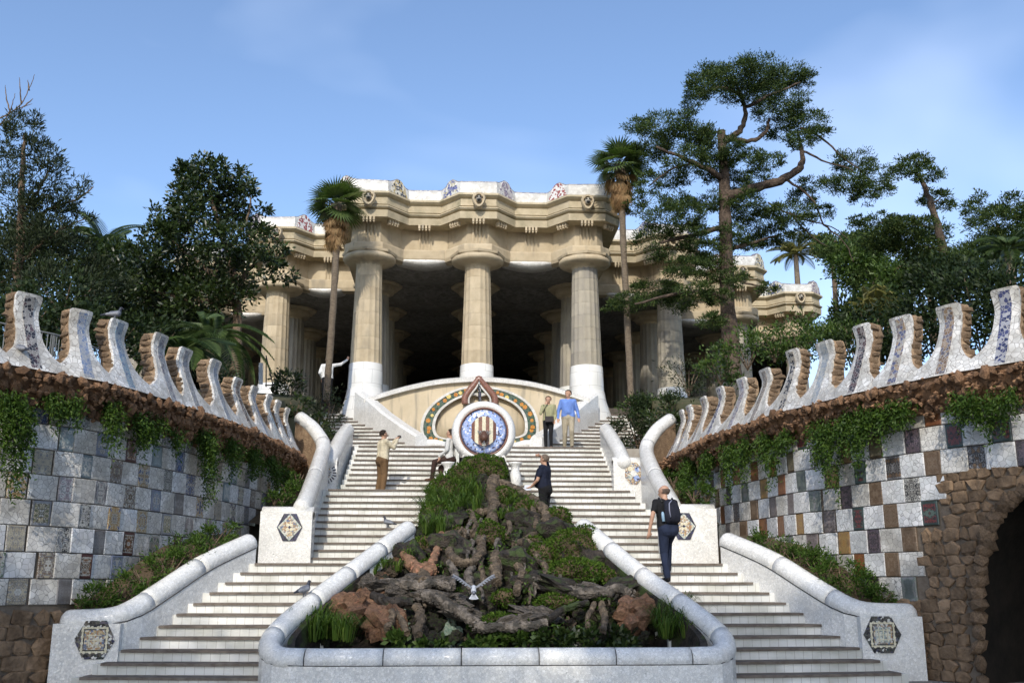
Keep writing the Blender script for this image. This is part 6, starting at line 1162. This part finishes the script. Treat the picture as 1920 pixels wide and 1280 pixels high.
# couple on the third landing
p = at(1066, 836, 30.75); p.z = Z3
person('man in blue shirt and khaki trousers walking down beside a woman', p, R(176), dict(elL=(-.27,-.02,1.14), elR=(.28,-.04,1.14), wrL=(-.31,.10,.92), wrR=(.30,.08,.91), kneeL=(-.09,.14,.52), ankL=(-.10,.02,.10), toeL=(-.11,.18,.04), kneeR=(.10,-.02,.51), ankR=(.11,-.16,.11), toeR=(.13,-.01,.04)), {'shirt': cloth('blue_cloth', (0.15,0.26,0.62), .85), 'pants': cloth('khaki_cloth', (0.40,0.35,0.255), .85)}, 1.84, headturn=R(-38), hair=(0.04,0.025,0.018))
p = at(1029, 837, 30.85); p.z = Z3
t, W_, q, U_, H_ = person('woman in olive top and black trousers touching her mouth, with a shoulder bag', p, R(168), dict(elR=(.24,.12,1.16), wrR=(.07,.17,1.43), haR=(-.3,-.1,.8), elL=(-.24,-.05,1.14), wrL=(-.20,.10,.95), kneeL=(-.08,.08,.52), ankL=(-.08,.03,.10), toeL=(-.09,.19,.04)), {'shirt': cloth('olive_cloth', (0.34,0.33,0.19), .85), 'pants': black_c, 'shoe': cloth('pale_shoe', (0.3,0.2,0.15))}, 1.66, female=True, hair=(0.02,0.012,0.01), hairlong=-.1)
bc = W_((-.05,.20,.96)); s = MB(); s.box(bc, (.26,.09,.17), R(168)); o = part('shoulder_bag', s, cloth('bag_cloth', (0.05,0.045,0.045))); tag(o, 'dark shoulder bag hanging at the hip of the woman in olive', 'bag')
s = MB(); s.tube([W_((.06,.19,1.03)), W_((.10,.16,1.25)), W_((.15,.05,1.46)), W_((.12,-.10,1.44)), W_((-.02,-.14,1.2)), W_((-.15,-.08,1.02)), W_((-.16,.14,1.0))], .012, 6); part('strap', s, mt['black'], o)
# woman in black shading her eyes, on the middle flight
kS = 5; p = at(1022, 966, Y2+(kS-1)*T+.16); p.z = Z1+kS*RISE
t, W_, q, U_, H_ = person('stout woman in black with one arm raised to her brow, on the steps', p, R(62), dict(elR=(.30,.10,1.66), wrR=(.10,.17,1.74), haR=(-.9,.1,.0), elL=(-.26,.08,1.12), wrL=(-.20,.26,.98), haL=(.2,.9,-.2)), {'shirt': navy_c, 'pants': black_c, 'shoe': black_c}, 1.72, sleeves='short', female=False, belly=.08, hair=(0.16,0.12,0.09), bulk=1.28)
hp = W_((-.19,.36,.96)); s = MB(); s.box(hp, (.02,.16,.12), R(62)); tag(part('folded_leaflet', s, M('paper', (.65,.68,.75))), 'pale folded leaflet held by the woman in black', 'leaflet')
# man with the backpack climbing the lowest flight
kS = 9; p = at(1256, 1085, Y1+(kS-1)*T+.12); p.z = kS*RISE
t, W_, q, U_, H_ = person('bald man in black shirt climbing the steps with a backpack', p, R(14), dict(kneeR=(.12,.26,.72), ankR=(.12,.30,.27), toeR=(.12,.47,.215), kneeL=(-.08,.04,.50), ankL=(-.09,-.10,.09), elL=(-.31,-.02,1.16), wrL=(-.36,.02,.90), haL=(-.1,.15,-1), elR=(.27,.12,1.20), wrR=(.20,.32,1.10)), {'shirt': black_c, 'pants': cloth('navy_jeans', (0.018,0.026,0.055)), 'shoe': black_c}, 1.80, bald=True, sleeves='short', lean=R(11), headturn=R(38), hair=(0.13,0.095,0.075), belly=.03)
bk = [W_(U_((x, -.13-d, z))) for x, d, z in ((-.02,.0,1.40),(.0,.10,1.20),(.02,.0,1.02))]; s = MB()
rs = []
for z, w_, dp in ((1.00,.10,.06),(1.03,.145,.14),(1.12,.155,.18),(1.26,.15,.17),(1.37,.13,.13),(1.43,.09,.07)): rs.append([W_(U_((.03+w_*math.cos(a), -.10-dp*.5+dp*.5*math.sin(a)*1.0-.0, z))) for a in (2*math.pi*k/14 for k in range(14))])
s.rings(rs); o = part('backpack', s, cloth('backpack_cloth', (0.016,0.018,0.03)), None, True); tag(o, 'dark backpack with grey piping worn by the bald man', 'backpack')
s = MB(); s.tube([W_(U_((-.06,-.275,1.08))), W_(U_((-.075,-.29,1.2))), W_(U_((-.055,-.275,1.33))), W_(U_((.02,-.24,1.40)))], .012, 6); part('piping', s, M('grey_piping', (.22,.23,.30)), o, True)
for e in (-.11, .13):
    s = MB(); s.tube([W_(U_((e,-.12,1.40))), W_(U_((e*1.1,-.02,1.50))), W_(U_((e*1.15,.09,1.38))), W_(U_((e*1.3,.08,1.18))), W_(U_((e*1.1,-.06,1.04)))], .018, 6); part('shoulder_strap', s, mt['black'], o, True)
s = MB(); s.tube([W_(U_((-.145,-.15,1.03))), W_(U_((-.145,-.15,1.18))), W_(U_((-.145,-.15,1.21)))], [.03,.03,.014], 8); part('water_bottle', s, M('bottle_plastic', (.25,.38,.50), rough=.2), o, True)
# seated man beside the medallion
c = at(846, 842, 26.85); p = Vector((c.x-.02, 26.8, Z2+.82-.83+.02))
person('man in white shirt and dark trousers sitting half hidden behind the medallion', p, R(72), dict(hipL=(-.09,.02,.93), hipR=(.09,.02,.93), kneeL=(-.13,.40,.86), ankL=(-.14,.46,.44), toeL=(-.15,.64,.385), kneeR=(.10,.30,.70), ankR=(.10,.26,.30), toeR=(.11,.44,.245), elL=(-.24,.02,1.15), wrL=(-.20,.24,1.0), elR=(.24,.02,1.15), wrR=(.18,.24,1.0)), {'shirt': cloth('white_cloth', (0.62,0.62,0.60), .9), 'pants': cloth('dark_brown_cloth', (0.05,0.028,0.022)), 'shoe': cloth('brown_shoe', (0.10,0.05,0.03))}, 1.72)
# man in white leaning on the front column
p = at(612, 745, 35.2); p.z = ZH-.1
person('man in white shirt leaning with one arm against the front column, behind the palm', p, R(-8), dict(elR=(.42,.16,1.50), wrR=(.62,.22,1.66), haR=(.3,.1,1), elL=(-.26,-.05,1.16), wrL=(-.22,.12,1.0)), {'shirt': cloth('bright_white_cloth', (0.76,0.76,0.74), .92), 'pants': black_c}, 1.76, headturn=R(20))
# ================================================================== pigeons
pg = {'skin': M('pigeon_grey', (0.10,0.11,0.13), (0.17,0.18,0.21), 30, .6), 'wing': M('pigeon_wing', (0.16,0.17,0.19), (0.26,0.27,0.30), 40, .6), 'dark': M('pigeon_dark', (0.03,0.035,0.05), None, 10, .5)}
def pigeon(p, heading, label, up=0.35, s=1.0):
    Rz = Matrix.Rotation(heading, 3, 'Z'); Wp = lambda x: Vector(p)+Rz @ (Vector(x)*s); t = thing('pigeon', p, label, 'pigeon', 'pigeons about the stairs'); c = []
    A = lambda reg, a, r1, b, r2: c.append((reg, Wp(a), r1*s, Wp(b), r2*s))
    A('skin', (0,.05,.14), .055, (0,-.06,.115), .052); A('wing', (.03,.03,.13), .040, (.02,-.13,.10), .026); A('wing', (-.03,.03,.13), .040, (-.02,-.13,.10), .026); A('dark', (0,-.10,.105), .03, (0,-.22,.075), .016); A('dark', (0,.07,.17), .034, (0,.085,.225), .025); A('dark', (0,.09,.24), .026, (0,.10,.243), .024)
    A('skin', (0,.12,.238), .010, (0,.145,.232), .005); A('skin', (.02,0,.09), .018, (.022,.0,.01), .009); A('skin', (-.02,0,.09), .018, (-.022,.0,.01), .009); A('skin', (.022,-.01,.006), .007, (.025,.04,.006), .006); A('skin', (-.022,-.01,.006), .007, (-.025,.04,.006), .006)
    blend_body('body', c, pg, t, .008*s, 2)
    for e in (-1, 1): sm = MB(); sm.lathe([(.001,-.004),(.004,0),(.001,.004)], 6, Wp((e*.022,.108,.245))); part('eye', sm, mt['rock_red'], t)
ft = [p for sd_, i, p in FIN_TOPS if sd_ < 0][3]
qf = WL.at_px(40, ZB+.2, -.1)
for p_, hd_, lab in ((Vector((at(727,990,23.6).x, 23.60, Z1+5*RISE+.004)), R(60), 'grey pigeon standing on a white step above the basin coping'), (Vector((-3.12,17.02,1.315)), R(-35), 'dark grey pigeon perched midway down the basin coping'), (WL.pt(qf, -.16, ZB+.20), R(55), 'grey pigeon at the foot of the nearest blue fin'), (ft, R(-60), 'pigeon perched on top of a fin of the blue wall')):
    pigeon(p_, hd_, lab, s=1.05)
# flying pigeon with spread wings in front of the mound
fp = at(888, 1105, 17.2); t = thing('pigeon', fp, 'pale flying pigeon with spread wings in front of the rock mound', 'pigeon', 'pigeons about the stairs'); c = []
pf = {'skin': M('pigeon_pale', (0.42,0.44,0.47), (0.5,0.52,0.55), 20, .6), 'dark': pg['skin']}
for reg, a, r1, b, r2 in (('skin',(0,.06,.03),.05,(0,-.08,-.03),.045),('skin',(0,.10,.04),.034,(0,.14,.045),.028),('dark',(0,-.10,-.04),.035,(0,-.14,-.05),.03)): c.append((reg, fp+Vector(a), r1, fp+Vector(b), r2))
blend_body('body', c, pf, t, .009, 2)
for e in (-1, 1):
    o0 = fp+Vector((e*.025,.02,.035)); s = MB(); secs = [(0,.05,-.08,0),(.07,.075,-.075,.045),(.14,.085,-.06,.10),(.20,.07,-.055,.145),(.25,.035,-.05,.175),(.29,-.01,-.055,.195),(.315,-.045,-.065,.205)]
    rs = [[o0+Vector((e*x, yf, z+.004)), o0+Vector((e*x, (yf+yb)/2, z+.014)), o0+Vector((e*(x+.01), yb, z-.02)), o0+Vector((e*x, (yf+yb)/2, z-.002))] for x, yf, yb, z in secs]; s.rings(rs); w_ = part('wing', s, pg['wing'], t, True)
    for k in range(6):
        f = .30+k*.125; x = .30*f; z0 = interp(x, [q[0] for q in secs], [q[3] for q in secs]); yb = -.06; q0 = o0+Vector((e*x, yb+.02, z0-.012)); q1 = q0+Vector((e*(.02+.03*f), -.075, -.02)); s = MB(); sd = Vector((e*.018,0,.006)); s.add([q0-sd, q0+sd, q1+sd*.7, q1-sd*.7, q0-sd+Vector((0,0,.004)), q0+sd+Vector((0,0,.004)), q1+sd*.7+Vector((0,0,.004)), q1-sd*.7+Vector((0,0,.004))], [(3,2,1,0),(4,5,6,7),(0,1,5,4),(2,3,7,6),(1,2,6,5),(3,0,4,7)]); part('flight_feather', s, pg['skin'] if k > 3 else pg['wing'], w_)
for k in range(7):
    a = (k-3)*.13; d = Vector((math.sin(a), -.55, -.62)).normalized(); s = MB(); b0 = fp+Vector((0,-.10,-.04)); sd = Vector((1,0,0))*.016; s.add([b0-sd*.5, b0+sd*.5, b0+d*.15+sd, b0+d*.15-sd, b0-sd*.5+Vector((0,.006,.004)), b0+sd*.5+Vector((0,.006,.004)), b0+d*.15+sd+Vector((0,.006,.004)), b0+d*.15-sd+Vector((0,.006,.004))], [(0,1,2,3),(7,6,5,4),(0,4,5,1),(3,2,6,7),(0,3,7,4),(1,5,6,2)]); part('tail_feather', s, pf['skin'], t)
# ================================================================== railing on the bank, sign stand
fence = thing('metal_railing', WL.pt(WL.at_px(0), -1.5, ZB-.3), 'grey metal railing with upright bars on the bank behind the blue fins', 'railing')
q0, q1 = max(.05, WL.at_px(-60)), WL.at_px(300); zr = ZB+.98
for z in (zr, zr-.62, ZB+.02): s = MB(); s.tube([WL.pt(lerp(q0, q1, i/14), -1.35, z) for i in range(15)], .018, 6); part('rail', s, mt['rail'], fence, True)
n = int((q1-q0)/.105)
for k in range(n+1): s = MB(); p_ = WL.pt(lerp(q0, q1, k/n), -1.35, 0); s.tube([(p_.x,p_.y,ZB-.35),(p_.x,p_.y,zr)], .009 if k % 14 else .022, 5); part('bar' if k % 14 else 'post', s, mt['rail'], fence)
sg = thing('sign_stand', at(505,725,30.0), 'thin dark easel stand behind the farthest blue fins', 'sign')
for a, b in (((499,725),(499,666)),((499,668),(512,722)),((497,722),(513,722))): s = MB(); s.tube([at(*a,30.0), at(*b,30.0)], .02, 6); part('strut', s, mt['black'], sg)
s = MB(); a = at(489,720,30.2); b = at(489,680,30.2); s.plate([a+Vector((-.06,0,0)), a+Vector((.06,0,0)), b+Vector((.06,0,0)), b+Vector((-.06,0,0))], (0,.02,0)); part('board', s, M('pale_board', (.5,.55,.6)), sg)
